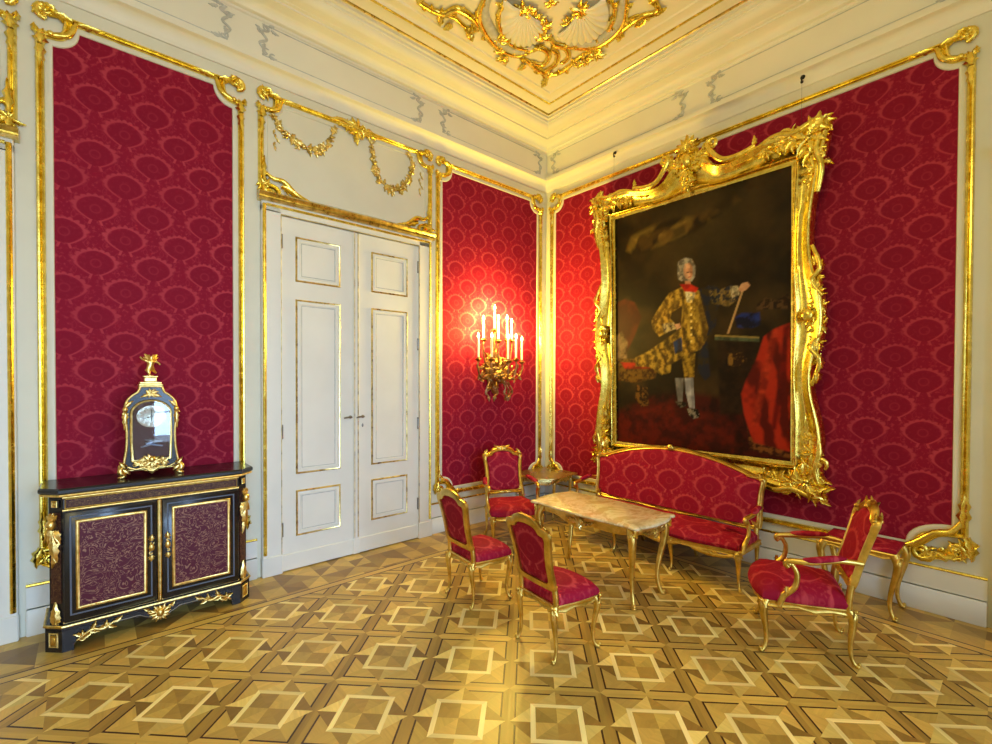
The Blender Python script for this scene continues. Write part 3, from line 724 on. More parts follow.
def back_pad(inner, Pf, t, side=1):
    """upholstery filling the frame, bulging on both faces"""
    g = G(); N = len(inner); cz = sum(p[1] for p in inner)/N; c = (0, cz); vs = []; fs = []
    lv = [(1.01, 0), (.97, .45), (.85, .8), (.6, 1), (.3, 1.08)]
    for (k, h) in lv:
        for p in inner: vs.append(Pf((c[0]+(p[0]-c[0])*k, c[1]+(p[1]-c[1])*k), side*(t*h)))
    vs.append(Pf(c, side*t*1.1)); m = len(lv)
    for l in range(m-1):
        for i in range(N):
            j = (i+1) % N; fs.append((l*N+i, l*N+j, (l+1)*N+j, (l+1)*N+i))
    fs += [((m-1)*N+i, (m-1)*N+(i+1) % N, len(vs)-1) for i in range(N)]
    g.add(vs, fs); return g
def place_relief(g, q, Pf, side=1, d=.016):
    """put local relief q (its x -> lateral, y -> height) onto the front (1) or rear face of a back"""
    for i, v in enumerate(q.v):
        q.v[i] = tuple(Vector(Pf((v[0], v[1]), side*(d+v[2]))))
    g.add(q.v, q.f)
uvback = lambda p: (p[1]+.0, p[2]-.66)
uvseat = lambda p: (p[1]+.0, p[0]+.02)
HB = .972
SIDE_OUT = [(0, .425), (.08, .428), (.15, .43), (.178, .44), (.186, .48), (.180, .58), (.190, .68), (.205, .765), (.212, .80), (.200, .832), (.170, .842), (.140, .850), (.110, .878), (.06, .897), (0, .902)]
SIDE_IN = [(0, .468), (.06, .468), (.105, .470), (.130, .480), (.140, .51), (.138, .59), (.148, .68), (.160, .745), (.164, .770), (.154, .790), (.128, .795), (.112, .802), (.090, .828), (.05, .842), (0, .846)]
def crest(q, y, s=1.0):
    leaf(q, 0, y, PI/2, .035*s, .018*s, 0, 0, .012); leaf(q, 0, y, .35, .09*s, .013*s, .3, 0, .012); leaf(q, 0, y, PI-.35, .09*s, .013*s, -.3, 0, .012); blob(q, (0, y, .008), .014*s, 8, 5)
    leaf(q, 0, y+.005, .95, .04*s, .012*s, -.6, 0, .012); leaf(q, 0, y+.005, PI-.95, .04*s, .012*s, .6, 0, .012)
def side_chair(label):
    t = thing('side_chair', label, 'chair', group='gilt side chairs at the salon table')
    df, db, wf, wb = .165, .175, .40, .345
    P = seat_outline(df, db, wf, wb, .025)
    obj('seat_rail', rail_geo(P, .292, .345, .03, .02), FGOLD, t, 40)
    g = G(); Q = offs(seat_outline(df+.006, db-.02, wf+.006, wb, .030), .004); dome(g, Q, .345, .385, .425); obj('seat_cushion', g, UPH, t, 60, uv=uvseat)
    for sy in (-1, 1):
        obj('leg', leg_geo((df-.02, sy*(wf/2-.02), .335), (df-.015, sy*(wf/2-.012), 0), (1, sy*.8), .021), FGOLD, t, 60)
        g = leg_geo((-db+.01, sy*(wb/2-.012), .335), (-db-.004, sy*(wb/2+.002), 0), (-1, sy*.15), .020, .016, .01)
        tube(g, cpath([(-db+.012, sy*(wb/2-.012), .30), (-db+.008, sy*(wb/2-.006), .38), (-db+.0, sy*(wb/2-.012), .46)]), .020, 8, .9); obj('leg', g, FGOLD, t, 60)
    inn, out = [mirror_outline([(a, .42+(b-.42)*.955) for a, b in q]) for q in (SIDE_IN, SIDE_OUT)]
    g, Pf = back_frame(inn, out, -db+.006, .40, .22, .034)
    q = G(); crest(q, .848, .8); place_relief(g, q, Pf, 1, .012)
    for sy in (-1, 1):
        q = G(); leaf(q, sy*.185, .795, PI/2+sy*.6, .05, .014, 0, 0, .01); leaf(q, sy*.165, .455, PI/2+sy*.5, .05, .012, 0, 0, .01); blob(q, (sy*.188, .792, .004), .012, 7, 4); place_relief(g, q, Pf, 1, .010)
    obj('back_frame', g, FGOLD, t, 50)
    obj('back_upholstery', back_pad(inn, Pf, .022, 1), UPH, t, 60, uv=uvback)
    obj('rear_upholstery', back_pad(inn, Pf, .006, -1), UPH, t, 60, uv=uvback)
    return t
ARM_OUT = [(0, .455), (.09, .458), (.17, .455), (.210, .465), (.222, .50), (.212, .60), (.214, .72), (.226, .83), (.236, .875), (.222, .905), (.185, .915), (.150, .922), (.115, .955), (.06, .975), (0, .982)]
ARM_IN = [(0, .497), (.07, .497), (.13, .498), (.165, .508), (.176, .54), (.172, .61), (.174, .72), (.184, .81), (.190, .845), (.178, .868), (.150, .872), (.125, .880), (.098, .908), (.05, .924), (0, .928)]
def arm_parts(t, sy, xb, yb, xf, yf, zb, zf, zr, padlen=.5):
    """open arm: rail from the back, pad on top, curved support to the seat rail"""
    g = G(); A = [(xb, yb, zb), (xb+(xf-xb)*.3, yb+(yf-yb)*.35+sy*.012, zb+.01), (xb+(xf-xb)*.7, yf+sy*.01, zf+.012), (xf, yf, zf), (xf+.02, yf, zf-.022), (xf+.006, yf, zf-.038)]
    c = cat(A, 5); m = len(c); tube(g, c, [.015+.004*math.sin(PI*i/m) for i in range(m)], 8)
    blob(g, (xf+.004, yf, zf-.02), (.018, .018, .018), 8, 5)
    s = cat([(xf-.005, yf, zf-.01), (xf-.038, yf+sy*.006, zf-.07), (xf-.026, yf+sy*.008, zr+.11), (xf+.030, yf, zr+.045), (xf+.055, yf-sy*.004, zr-.02)], 5)
    tube(g, s, [.013+.009*i/len(s) for i in range(len(s))], 8)
    q = s[-8]; leafg = G(); leaf(leafg, 0, 0, -PI/2, .07, .014, 0, 0, .01); leafg.xf(Matrix.Translation((q.x+.008, q.y+sy*.012, q.z+.04)) @ Matrix(((1, 0, 0, 0), (0, 0, sy, 0), (0, 1, 0, 0), (0, 0, 0, 1)))); g.join(leafg)
    ar = obj('arm', g, FGOLD, t, 60)
    g = G(); a = .26; b = a+padlen; pts = []
    for i in range(9):
        u = a+(b-a)*i/8; k = u*(len(c)-1)*.62; i0 = int(k); p = c[i0].lerp(c[min(i0+1, m-1)], k-i0); pts.append((p.x, p.y, p.z+.014))
    tube(g, pts, [.012, .021, .025, .027, .027, .027, .025, .021, .012], 10, .72); obj('arm_pad', g, UPH, ar, 60, uv=uvseat)
def armchair(label):
    t = thing('armchair', label, 'armchair', group='gilt open armchairs of the salon suite')
    df, db, wf, wb = .225, .235, .530, .425
    P = seat_outline(df, db, wf, wb, .045)
    obj('seat_rail', rail_geo(P, .288, .340, .032, .02), FGOLD, t, 40)
    g = G(); Q = offs(seat_outline(df+.008, db-.02, wf+.01, wb, .052), .006); dome(g, Q, .340, .392, .448); obj('seat_cushion', g, UPH, t, 60, uv=uvseat)
    for sy in (-1, 1):
        obj('leg', leg_geo((df-.02, sy*(wf/2-.02), .33), (df-.008, sy*(wf/2-.006), 0), (1, sy*.8), .024), FGOLD, t, 60)
        g = leg_geo((-db+.01, sy*(wb/2-.012), .33), (-db-.018, sy*(wb/2+.004), 0), (-1, sy*.2), .022, .018, .012)
        tube(g, cpath([(-db+.012, sy*(wb/2-.012), .29), (-db+.008, sy*(wb/2-.006), .40), (-db-.004, sy*(wb/2-.008), .49)]), .022, 8, .9); obj('leg', g, FGOLD, t, 60)
        arm_parts(t, sy, -db-.055, sy*.212, .085, sy*(wf/2+.005), .625, .600, .335)
    inn, out = [mirror_outline([(a, .45+(b-.45)*.97) for a, b in q]) for q in (ARM_IN, ARM_OUT)]
    g, Pf = back_frame(inn, out, -db+.006, .42, .28, .036)
    for side in (1, -1):
        q = G(); crest(q, .930, 1.15); place_relief(g, q, Pf, side, .010)
        for sy in (-1, 1):
            q = G(); leaf(q, sy*.205, .885, PI/2+sy*.6, .06, .016, 0, 0, .01); leaf(q, sy*.20, .87, -PI/2, .07, .014, sy*.3, 0, .01); leaf(q, sy*.19, .49, PI/2+sy*.5, .06, .014, 0, 0, .01); blob(q, (sy*.208, .885, .004), .014, 7, 4); place_relief(g, q, Pf, side, .010)
    q = G(); leaf(q, 0, .476, .0, .09, .014, .2, 0, .01); leaf(q, 0, .476, PI, .09, .014, -.2, 0, .01); blob(q, (0, .476, .006), .014, 7, 4); place_relief(g, q, Pf, 1, .012)
    obj('back_frame', g, FGOLD, t, 50)
    obj('back_upholstery', back_pad(inn, Pf, .030, 1), UPH, t, 60, uv=uvback)
    obj('rear_upholstery', back_pad(inn, Pf, .008, -1), UPH, t, 60, uv=uvback)
    return t
def put(o, x, y, deg): o.location = (x, y, 0); o.rotation_euler = (0, 0, math.radians(deg)); return o
put(side_chair('gilt side chair with red back nearest the camera, standing in front of the table'), -2.405, -2.345, -6)
c2 = side_chair('gilt side chair standing left of the marble table, nearest the double doors'); put(c2, -2.372, -1.487, -4)
put(armchair('gilt armchair facing the room beside the corner console, below the sconce'), -1.325, -.745, -116)
put(armchair('gilt armchair with open arms right of the sofa, turned towards the table'), -1.175, -3.375, 113)

# ---- sofa (local: +x front)
def sofa():
    t = thing('sofa', 'gilt framed red damask sofa standing under the large portrait', 'sofa', (-.50, -1.945, 0), (0, 0, PI))
    W = 1.76; df, db = .235, .235
    P = []; n = 32
    for i in range(n+1):
        u = i/n; y = -W/2+W*u; P.append((df+.022*math.cos(4*PI*u-0)*-1+.03*math.sin(PI*u), y))
    for i in range(1, 5): P.append((df-(df+db)*i/5, W/2))
    for i in range(n+1): P.append((-db, W/2-W*i/n))
    for i in range(1, 5): P.append((-db+(df+db)*i/5, -W/2))
    g = rail_geo(P, .268, .318, .035, .0)
    # scallops and carving along the front apron
    for k in range(4):
        q = G(); y0 = (k-1.5)*W/4
        strand(q, [(y0-W/8+.03, .285, 0), (y0-W/14, .262, .004), (y0, .248, .006), (y0+W/14, .262, .004), (y0+W/8-.03, .285, 0)], .018, .018)
        leaf(q, y0, .262, 0, .08, .014, .2, .008, .01); leaf(q, y0, .262, PI, .08, .014, -.2, .008, .01); blob(q, (y0, .262, .012), .014, 7, 5)
        for v in q.v:
            pass
        q.v = [(df+.02+v[2]+.012*math.cos(v[0]*2*PI/W), v[0], v[1]) for v in q.v]; g.join(q)
    obj('seat_rail', g, FGOLD, t, 40)
    g = G(); Q = [(p[0]*1.03+.004, p[1]*.985) for p in P]; 
    vs = []; fs = []; nn = len(Q)
    lv = [(0, .318), (-.012, .345), (0, .362), (.03, .382), (.08, .398), (.14, .405), (.2, .408)]
    for (d, z) in lv:
        for p in Q:
            x = max(-db+.01+d, min(p[0]-d*(1 if p[0] > 0 else 0), 9)) if p[0] > 0 else p[0]+d*.6
            y = max(-W/2*.985+d, min(W/2*.985-d, p[1])); vs.append((x, y, z))
    for l in range(len(lv)-1):
        for i in range(nn): j = (i+1) % nn; fs.append((l*nn+i, l*nn+j, (l+1)*nn+j, (l+1)*nn+i))
    fs.append(tuple(range(nn-1, -1, -1))); g.add(vs, fs)
    h = nn//2; b0 = (len(lv)-1)*nn; idx = [b0+i for i in range(nn)]
    for i in range(n): g.f.append((idx[i], idx[i+1], idx[(n+5)+(n-i)-1], idx[(n+5)+(n-i)]))
    g.f.append(tuple([idx[n+k] for k in range(0, 6)])); g.f.append(tuple([idx[(2*n+5+k) % nn] for k in range(0, 6)]))
    obj('seat_cushion', g, UPH, t, 50, uv=lambda p: (p[1]+.05, p[0]+.1))
    for y in (-.88, -.305, .305, .88):
        obj('leg', leg_geo((df-.0, y*.985, .305), (df+.015, y*1.02 if abs(y) > .5 else y, 0), (1, (y > 0)*.7-(y < 0)*.7 if abs(y) > .5 else 0), .023), FGOLD, t, 60)
    for y in (-.85, -.29, .29, .85):
        obj('leg', leg_geo((-db+.015, y, .305), (-db-.02, y, 0), (-1, 0), .021, .012, .01), FGOLD, t, 60)
    for s in (-1, 1):
        g = G(); tube(g, cpath([(-db+.016, s*.845, .29), (-db+.02, s*.85, .36), (-db+.012, s*.85, .42)]), .022, 8); obj('back_post', g, FGOLD, t, 60)
    OUT = [(0, .385), (.2, .39), (.42, .40), (.62, .392), (.80, .392), (.875, .405), (.892, .45), (.888, .58), (.893, .72), (.905, .80), (.908, .840), (.885, .868), (.845, .874), (.80, .878), (.70, .915), (.5, .975), (.3, 1.015), (.14, 1.035), (0, 1.042)]
    INN = [(0, .425), (.2, .43), (.42, .437), (.62, .430), (.78, .430), (.83, .440), (.847, .475), (.846, .58), (.852, .71), (.862, .785), (.864, .812), (.848, .832), (.825, .836), (.785, .842), (.68, .880), (.49, .938), (.3, .975), (.14, .995), (0, 1.0)]
    inn, out = mirror_outline(INN), mirror_outline(OUT)
    g, Pf = back_frame(inn, out, -db+.012, .38, .13, .036)
    q = G(); scroll(q, .03, 1.02, .02, 0, .9, .008, 0, 1, 9); scroll(q, -.03, 1.02, .02, PI, .9, .008, 0, -1, 9); blob(q, (0, 1.028, .006), (.036, .034, .018), 12, 7); blob(q, (0, 1.028, .02), (.018, .016, .012), 10, 6)
    for s in (-1, 1):
        leaf(q, s*.875, .845, PI/2+s*.5, .05, .018, 0, 0, .012); leaf(q, s*.86, .858, PI/2+s*1.6, .12, .015, 0, 0, .012); blob(q, (s*.882, .842, .006), .018, 8, 5); leaf(q, s*.86, .43, PI/2+s*.9, .07, .016, 0, 0, .012)
        leaf(q, s*.02, .405, PI/2-s*PI/2, .12, .014, 0, 0, .01)
    place_relief(g, q, Pf, 1, .012); obj('back_frame', g, FGOLD, t, 50)
    # a wide pad: rows across the frame, filled as strips
    g = G(); N = len(inn); half = N//2; R_ = inn[:half+1]; L_ = [inn[0]]+inn[:half:-1]+[inn[half]]; m = 24; vs = []; fs = []
    K = min(len(R_), len(L_))
    for i in range(K):
        for k in range(m+1):
            u = k/m; p = (L_[i][0]+(R_[i][0]-L_[i][0])*u, (L_[i][1]+(R_[i][1]-L_[i][1])*u))
            e = min(1, min(u, 1-u)*8); f = min(1, (i/K)*5, (K-1-i)/K*5); vs.append(Pf(p, .004+.024*math.sqrt(max(0, e*f))))
    for i in range(K-1):
        for k in range(m): a = i*(m+1)+k; fs.append((a, a+1, a+m+2, a+m+1))
    g.add(vs, fs); obj('back_upholstery', g, UPH, t, 60, uv=lambda p: (p[1]-.02, p[2]-.70))
    g = G(); g.add([(v[0]-.03, v[1], v[2]) for v in vs], fs); obj('rear_cloth', g, UPH, t, 60, uv=lambda p: (p[1], p[2]-.66))
    for s in (-1, 1): arm_parts(t, s, -db-.015, s*.885, .13, s*.895, .60, .575, .315, .42)
    return t
sofa()

# ---- marble salon table, long side along y
def salon_table():
    t = thing('salon_table', 'gilt salon table with a scalloped tan marble top between the chairs and sofa', 'table', (-1.43, -1.955, 0), (0, 0, 0))
    a, b = .29, .558; P = []
    # serpentine outline: corners cut and hollowed, ends bowed
    half = [(0, -b-.022), (.10, -b-.018), (.18, -b+.005), (.222, -b+.024), (.255, -b+.010), (.288, -b+.030), (.278, -b+.075), (.272, -b+.13), (.285, -.30), (.298, -.12), (.302, 0)]
    c = cat([(x, y, 0) for x, y in half], 4); q1 = [(p.x, p.y) for p in c]
    q2 = [(x, -y) for x, y in reversed(q1[:-1])]; rt = q1+q2; P = rt+[(-x, y) for x, y in reversed(rt[1:-1])]
    g = G(); z = .60
    for (o, zz) in (): pass
    vs = []; fs = []; n = len(P); lv = [(-.018, .606), (0, .612), (.004, .620), (0, .629), (-.010, .634)]
    for (o, zz) in lv: vs += [(p.x, p.y, zz) for p in offs(P, o)]
    for l in range(len(lv)-1):
        for i in range(n): j = (i+1) % n; fs.append((l*n+i, l*n+j, (l+1)*n+j, (l+1)*n+i))
    fs.append(tuple(range(n-1, -1, -1))); fs.append(tuple((len(lv)-1)*n+i for i in range(n))); g.add(vs, fs); obj('marble_top', g, MARBLE, t, 40)
    # apron with drops
    A = offs(P, -.045); g = G(); vs = []; fs = []; L = 0; n = len(A)
    for i in range(n):
        p = A[i]; ii = offs(P, -.065)[i] if False else p*(.93); ang = math.atan2(p.y/b, p.x/a)
        lo = .545-.030*abs(math.cos(2*ang))**3+.012*math.sin(ang*8)
        vs += [(ii.x, ii.y, .607), (p.x, p.y, .607), (p.x*1.01, p.y*1.01, .585), (p.x, p.y, .565), (p.x*1.01, p.y*1.01, lo+.012), (p.x, p.y, lo), (ii.x, ii.y, lo)]
    for i in range(n):
        j = (i+1) % n
        for k in range(7): fs.append((i*7+k, i*7+(k+1) % 7, j*7+(k+1) % 7, j*7+k))
    g.add(vs, fs)
    ap = obj('apron', g, FGOLD, t, 40)
    for (ang, w) in ((0, a), (PI, a), (PI/2, b), (-PI/2, b)):
        q = G(); cluster(q, 0, 0, .055, 9, int(ang*10)+8); leaf(q, .03, .0, .1, .12, .016, .4, 0, .012); leaf(q, -.03, 0, PI-.1, .12, .016, -.4, 0, .012); leaf(q, 0, 0, -PI/2, .05, .018, 0, 0, .012)
        if abs(ang) in (PI/2,): 
            for s in (-1, 1): scroll(q, s*.10, .012, .022, 0, .9, .007, 0, s, 9); leaf(q, s*.09, 0, PI/2-s*PI/2, .06, .012, .3*s, 0, .01)
        nx, ny = math.cos(ang), math.sin(ang); r = w-.028
        q.xf(Matrix(((-ny, 0, nx, nx*r), (nx, 0, ny, ny*r), (0, 1, 0, .548), (0, 0, 0, 1)))); obj('apron_carving', q, GOLDW, ap, 60)
    for sx in (-1, 1):
        for sy in (-1, 1):
            g = leg_geo((sx*(a-.075), sy*(b-.11), .595), (-.213 if sx < 0 else .165, sy*(b-.085), 0), (sx, sy), .030, .040, .020)
            obj('leg', g, FGOLD, t, 60)
    return t
salon_table()

# ---- corner console under the gilt corner scrolls
def corner_console():
    t = thing('corner_console', 'small gilt corner console with a brown top, standing in the room corner', 'console table', (0, 0, 0))
    P = [(-.03, -.03), (-.66, -.03), (-.665, -.18), (-.69, -.36), (-.705, -.50), (-.645, -.55), (-.56, -.62), (-.48, -.67), (-.36, -.64), (-.18, -.60), (-.03, -.59)]
    g = G(); vs = []; fs = []; n = len(P); lv = [(-.012, .520), (0, .527), (0, .537), (-.008, .543)]
    for (o, zz) in lv: vs += [(p.x, p.y, zz) for p in offs(P, o)]
    for l in range(3):
        for i in range(n): j = (i+1) % n; fs.append((l*n+i, l*n+j, (l+1)*n+j, (l+1)*n+i))
    fs.append(tuple(range(n-1, -1, -1))); fs.append(tuple(3*n+i for i in range(n))); g.add(vs, fs); obj('top', g, simple('polished_brown_top', (.26, .15, .04), .25, var=.2, scale=5), t, 30)
    g = G(); tube(g, [(p.x, p.y, .531) for p in offs(P, 0)], .009, 6, closed=True); obj('gilt_edge', g, GOLDW, t, 60)
    g = G(); Q = offs(P, -.05); vs = []; fs = []
    for i, p in enumerate(Q): r = p*.95; lo = .475 if i in (3, 4, 7, 8) else .45; vs += [(r.x, r.y, .520), (p.x, p.y, .520), (p.x*1.01, p.y*1.01, .50), (p.x, p.y, lo), (r.x, r.y, lo)]
    for i in range(n):
        j = (i+1) % n
        for k in range(5): fs.append((i*5+k, i*5+(k+1) % 5, j*5+(k+1) % 5, j*5+k))
    g.add(vs, fs)
    carv = []
    for (ang, cx, cy) in ((-3*PI/4, -.535, -.535), (PI, -.63, -.25), (-PI/2, -.25, -.57)):
        q = G(); cluster(q, 0, 0, .05, 9, int(abs(ang)*9)); leaf(q, .03, 0, .2, .11, .016, .5, 0, .012); leaf(q, -.03, 0, PI-.2, .11, .016, -.5, 0, .012)
        for s in (-1, 1): scroll(q, s*.09, .01, .026, 0, .9, .009, 0, s, 9)
        nx, ny = math.cos(ang), math.sin(ang); q.xf(Matrix(((-ny, 0, nx, cx+nx*.012), (nx, 0, ny, cy+ny*.012), (0, 1, 0, .490), (0, 0, 0, 1)))); carv.append(q)
    ap = obj('apron', g, GOLDW, t, 50)
    for q in carv: obj('apron_carving', q, GOLDW, ap, 60)
    for (x, y, o) in ((-.58, -.10, (-1, -.3)), (-.595, -.45, (-1, -.6)), (-.44, -.555, (-.6, -1)), (-.10, -.52, (-.3, -1))):
        obj('leg', leg_geo((x, y, .505), (x*.98, y*.98, 0), o, .020, .022, .014), GOLDW, t, 60)
corner_console()

# ---- red topped stool against the right wall
def stool():
    t = thing('upholstered_stool', 'gilt stool with a flat dark red top against the right wall, behind the armchair', 'stool', (-.235, -3.535, 0))
    P = [(-.165, -.255), (.165, -.255), (.165, .255), (-.165, .255)]
    P = [(.165*(1 if i in (0, 1) else -1), 0) for i in ()] or offs([(-.15, -.205), (.15, -.205), (.15, .205), (-.15, .205)], .015)
    P = [(p.x, p.y) for p in P]; F_ = []
    for i in range(4):
        a, b = P[i], P[(i+1) % 4]
        for k in range(6): F_.append((a[0]+(b[0]-a[0])*k/6, a[1]+(b[1]-a[1])*k/6))
    g = G(); dome(g, F_, .478, .498, .508); obj('seat_pad', g, UPH, t, 40, uv=uvseat)
    obj('seat_rail', rail_geo(F_, .425, .478, .03, .022), FGOLD, t, 40)
    for sx in (-1, 1):
        for sy in (-1, 1): obj('leg', leg_geo((sx*.15, sy*.205, .47), (sx*.15, sy*.20, 0), (sx*.4, sy), .026, .03, .016), FGOLD, t, 60)
stool()
# ================================================================== black cabinet (local: x right, -y front, z up)
def cabinet():
    t = thing('display_cabinet', 'black and gilt marquetry cabinet with two red doors, under the clock', 'cabinet', (-4.345, -.03, 0), (0, 0, 0))
    W, D, ch = .578, .385, .080            # half width at the feet, depth, chamfer
    def plan(o): return [(-W-o, 0), (-W-o, -D+ch), (-W+ch-o*.4, -D-o), (W-ch+o*.4, -D-o), (W+o, -D+ch), (W+o, 0)]
    def slab(g, o, z0, z1, b=.006):
        vs = []; lv = [(o-b, z0), (o, z0+b), (o, z1-b), (o-b, z1)]
        for (q, z) in lv: vs += [(x, y, z) for x, y in plan(q)]
        fs = [(l*6+i, l*6+(i+1) % 6, (l+1)*6+(i+1) % 6, (l+1)*6+i) for l in range(3) for i in range(6)]
        fs += [tuple(range(5, -1, -1)), tuple(18+i for i in range(6))]; g.add(vs, fs)
    g = G(); slab(g, -.022, .16, .985); obj('body', g, EBONY, t, 30)
    g = G(); slab(g, .028, .990, 1.028, .010); obj('top', g, EBONY, t, 30)
    g = G(); slab(g, .012, .976, .990, .003); tube(g, [(x, y, .983) for x, y in plan(.014)[1:5]], .009, 8); obj('gilt_edge', g, BRASS, t, 30)
    # plinth with blocks at the corners and a scalloped apron
    g = G(); 
    for s in (-1, 1):
        x0, x1 = sorted((s*W, s*(W-ch)));
        pts = [(s*W, 0), (s*W, -D+ch), (s*(W-ch), -D), (s*(W-ch-.055), -D), (s*(W-ch-.055), -D+.06), (s*(W-.06), 0)]
        vs = [(x, y, z) for z in (0, .135) for x, y in pts]; n = 6
        fs = [(i, (i+1) % n, n+(i+1) % n, n+i) for i in range(n)]+[tuple(range(n)), tuple(range(n, 2*n))]; g.add(vs, fs)
    slab(g, .0, .132, .168)
    N = 40; vs = []
    for i in range(N+1):
        u = -1+2*i/N; x = u*(W-ch-.05); a = abs(u)
        lo = .045+.055*min(1, (1-a)*5) if a > .25 else .10-.055*(1-(a/.25))**.8*1
        if a > .8: lo = .02+.08*((1-a)/.2)**.6
        vs += [(x, -D+.006, .135), (x, -D+.006, lo), (x, -D+.03, lo), (x, -D+.03, .135)]
    g.add(vs, [(i*4+k, i*4+(k+1) % 4, i*4+4+(k+1) % 4, i*4+4+k) for i in range(N) for k in range(4)])
    pl = obj('plinth', g, EBONY, t, 30)
    g = G(); tube(g, [(vs[i*4+1][0], -D+.003, vs[i*4+1][2]+.008) for i in range(N+1)], .003, 6); obj('steel_line', g, NICKEL, pl)
    g = G(); tube(g, [(x, y, .160) for x, y in plan(.002)[:6]], .009, 8); obj('gilt_band', g, BRASS, pl)
    F_ = -D+.022                           # plane of the body front
    MF = Matrix(((1, 0, 0, 0), (0, 0, -1, F_), (0, 1, 0, 0), (0, 0, 0, 1)))
    def front(n, q, m, par=t, sm=50): q.xf(MF); return obj(n, q, m, par, sm)
    Wd = W-ch-.006
    g = G(); box(g, -Wd+.012, Wd-.012, .895, .955, 0, .010); front('frieze_marquetry', g, BOULLE2, sm=0)
    g = G()
    for z in (.965, .884): tube(g, [(-Wd-.0, z, .006), (Wd, z, .006)], .0075, 8)
    sweep(g, rect(-Wd+.014, Wd-.014, .897, .953), [(-.002, .010), (0, .013), (.003, .010)]); front('frieze_gilt_bands', g, BRASS)
    # doors
    for s in (-1, 1):
        x0, x1 = sorted((s*.014, s*(Wd-.004)))
        g = G(); box(g, x0, x1, .175, .872, 0, .014, .004); d = front('door', g, EBONY)
        ix0, ix1 = x0+.072, x1-.072; iz0, iz1 = .262, .800
        g = G(); box(g, ix0, ix1, iz0, iz1, .013, .017); front('marquetry_panel', g, BOULLE, d, 0)
        g = G(); sweep(g, rect(ix0, ix1, iz0, iz1), [(-.003, .016), (.0, .020), (.008, .023), (.014, .020), (.017, .014)]); front('gilt_panel_frame', g, BRASS, d)
        g = G(); sweep(g, rect(ix0-.035, ix1+.035, iz0-.035, iz1+.035), [(0, .014), (.002, .017), (.008, .017), (.010, .014)]); front('steel_stringing', g, simple('blue_grey_stringing', (.10, .12, .17), .3), d)
        g = G(); ex = s*.046
        for z, a in ((.60, PI/2), (.52, -PI/2)): leaf(g, ex, z-.02*(a < 0)-.0, a, .045, .016, .2*s, .014, .012)
        blob(g, (ex, .555, .020), (.017, .028, .010), 8, 6); scroll(g, ex, .585, .014, 0, .8, .005, .014, s, 8); scroll(g, ex, .515, .014, 2, .8, .005, .014, -s, 8); front('key_escutcheon', g, BRASS, d)
    g = G(); box(g, -.012, .012, .172, .876, .004, .019, .004); tube(g, [(0, .175, .020), (0, .875, .020)], .005, 6); front('gilt_centre_strip', g, BRASS)
    g = G(); tube(g, [(-Wd, .178, .006), (Wd, .178, .006)], .006, 6); front('lower_gilt_band', g, BRASS)
    # mounts on the chamfered corners
    for s in (-1, 1):
        ax = Vector((s*(W-.0134-ch/2), -D+.013+ch/2, 0)); nx, ny = s/math.sqrt(2), -1/math.sqrt(2)
        M = Matrix(((-ny, 0, nx, ax.x), (nx, 0, ny, ax.y), (0, 1, 0, 0), (0, 0, 0, 1)))
        q = G(); box(q, -.028, .028, .90, .95, 0, .008, .003); q.xf(M); cb = obj('corner_block', q, EBONY, t)
        q = G(); sweep(q, rect(-.016, .016, .908, .942), [(-.006, .009), (0, .013), (.004, .009)]); blob(q, (0, .925, .012), (.012, .012, .006)); q.xf(M); obj('gilt_tile', q, BRASS, cb)
        q = G(); box(q, -.033, .033, .30, .87, -.004, .003); q.xf(M); obj('corner_veneer', q, BOULLE2, t, 0)
        q = G()                              # bearded term mount
        blob(q, (0, .80, .030), (.026, .034, .026), 10, 8); blob(q, (0, .785, .052), (.006, .012, .008), 6, 4)
        for k in range(5): leaf(q, (k-2)*.008, .765, -PI/2+(k-2)*.18, .09, .011, (k-2)*.1, .018, .016)
        for k in range(4): leaf(q, 0, .83, PI/2+(k-1.5)*.6, .045, .014, .2, .02, .014)
        leaf(q, 0, .72, -PI/2, .16, .030, .3, .008, .025); leaf(q, -.018, .76, -PI/2-.3, .09, .018, .5, .008, .02); leaf(q, .018, .76, -PI/2+.3, .09, .018, -.5, .008, .02); leaf(q, 0, .62, -PI/2, .10, .014, -.4, .006, .015); scroll(q, -.02, .72, .02, 0, .8, .007, .006, 1, 8); scroll(q, .02, .72, .02, 0, .8, .007, .006, -1, 8); scroll(q, 0, .66, .022, 1, 1, .008, .006, 1, 9)
        q.xf(M); obj('gilt_corner_mount', q, BRASS, t, 60)
        q = G(); leaf(q, 0, .17, PI/2, .14, .030, .0, .004, .016); leaf(q, -.008, .17, PI/2+.35, .08, .016, -.4, .004, .012); leaf(q, .008, .17, PI/2-.35, .08, .016, .4, .004, .012); scroll(q, 0, .19, .018, 0, .8, .007, .004, 1, 8); q.xf(M); obj('gilt_foot_mount', q, BRASS, t, 60)
        ax2 = Vector((s*(W-ch/2), -D+ch/2, 0)); M2 = Matrix(((-ny, 0, nx, ax2.x), (nx, 0, ny, ax2.y), (0, 1, 0, 0), (0, 0, 0, 1)))
        q = G(); sweep(q, rect(-.026, .026, .035, .115), [(-.004, .001), (0, .006), (.006, .001)]); box(q, -.020, .020, .042, .108, 0, .004); blob(q, (0, .075, .004), (.014, .022, .006)); q.xf(M2); obj('gilt_plinth_panel', q, BRASS, pl, 50)
    # leafy mounts and the mask on the apron
    MP = Matrix(((1, 0, 0, 0), (0, 0, -1, -D+.004), (0, 1, 0, 0), (0, 0, 0, 1)))
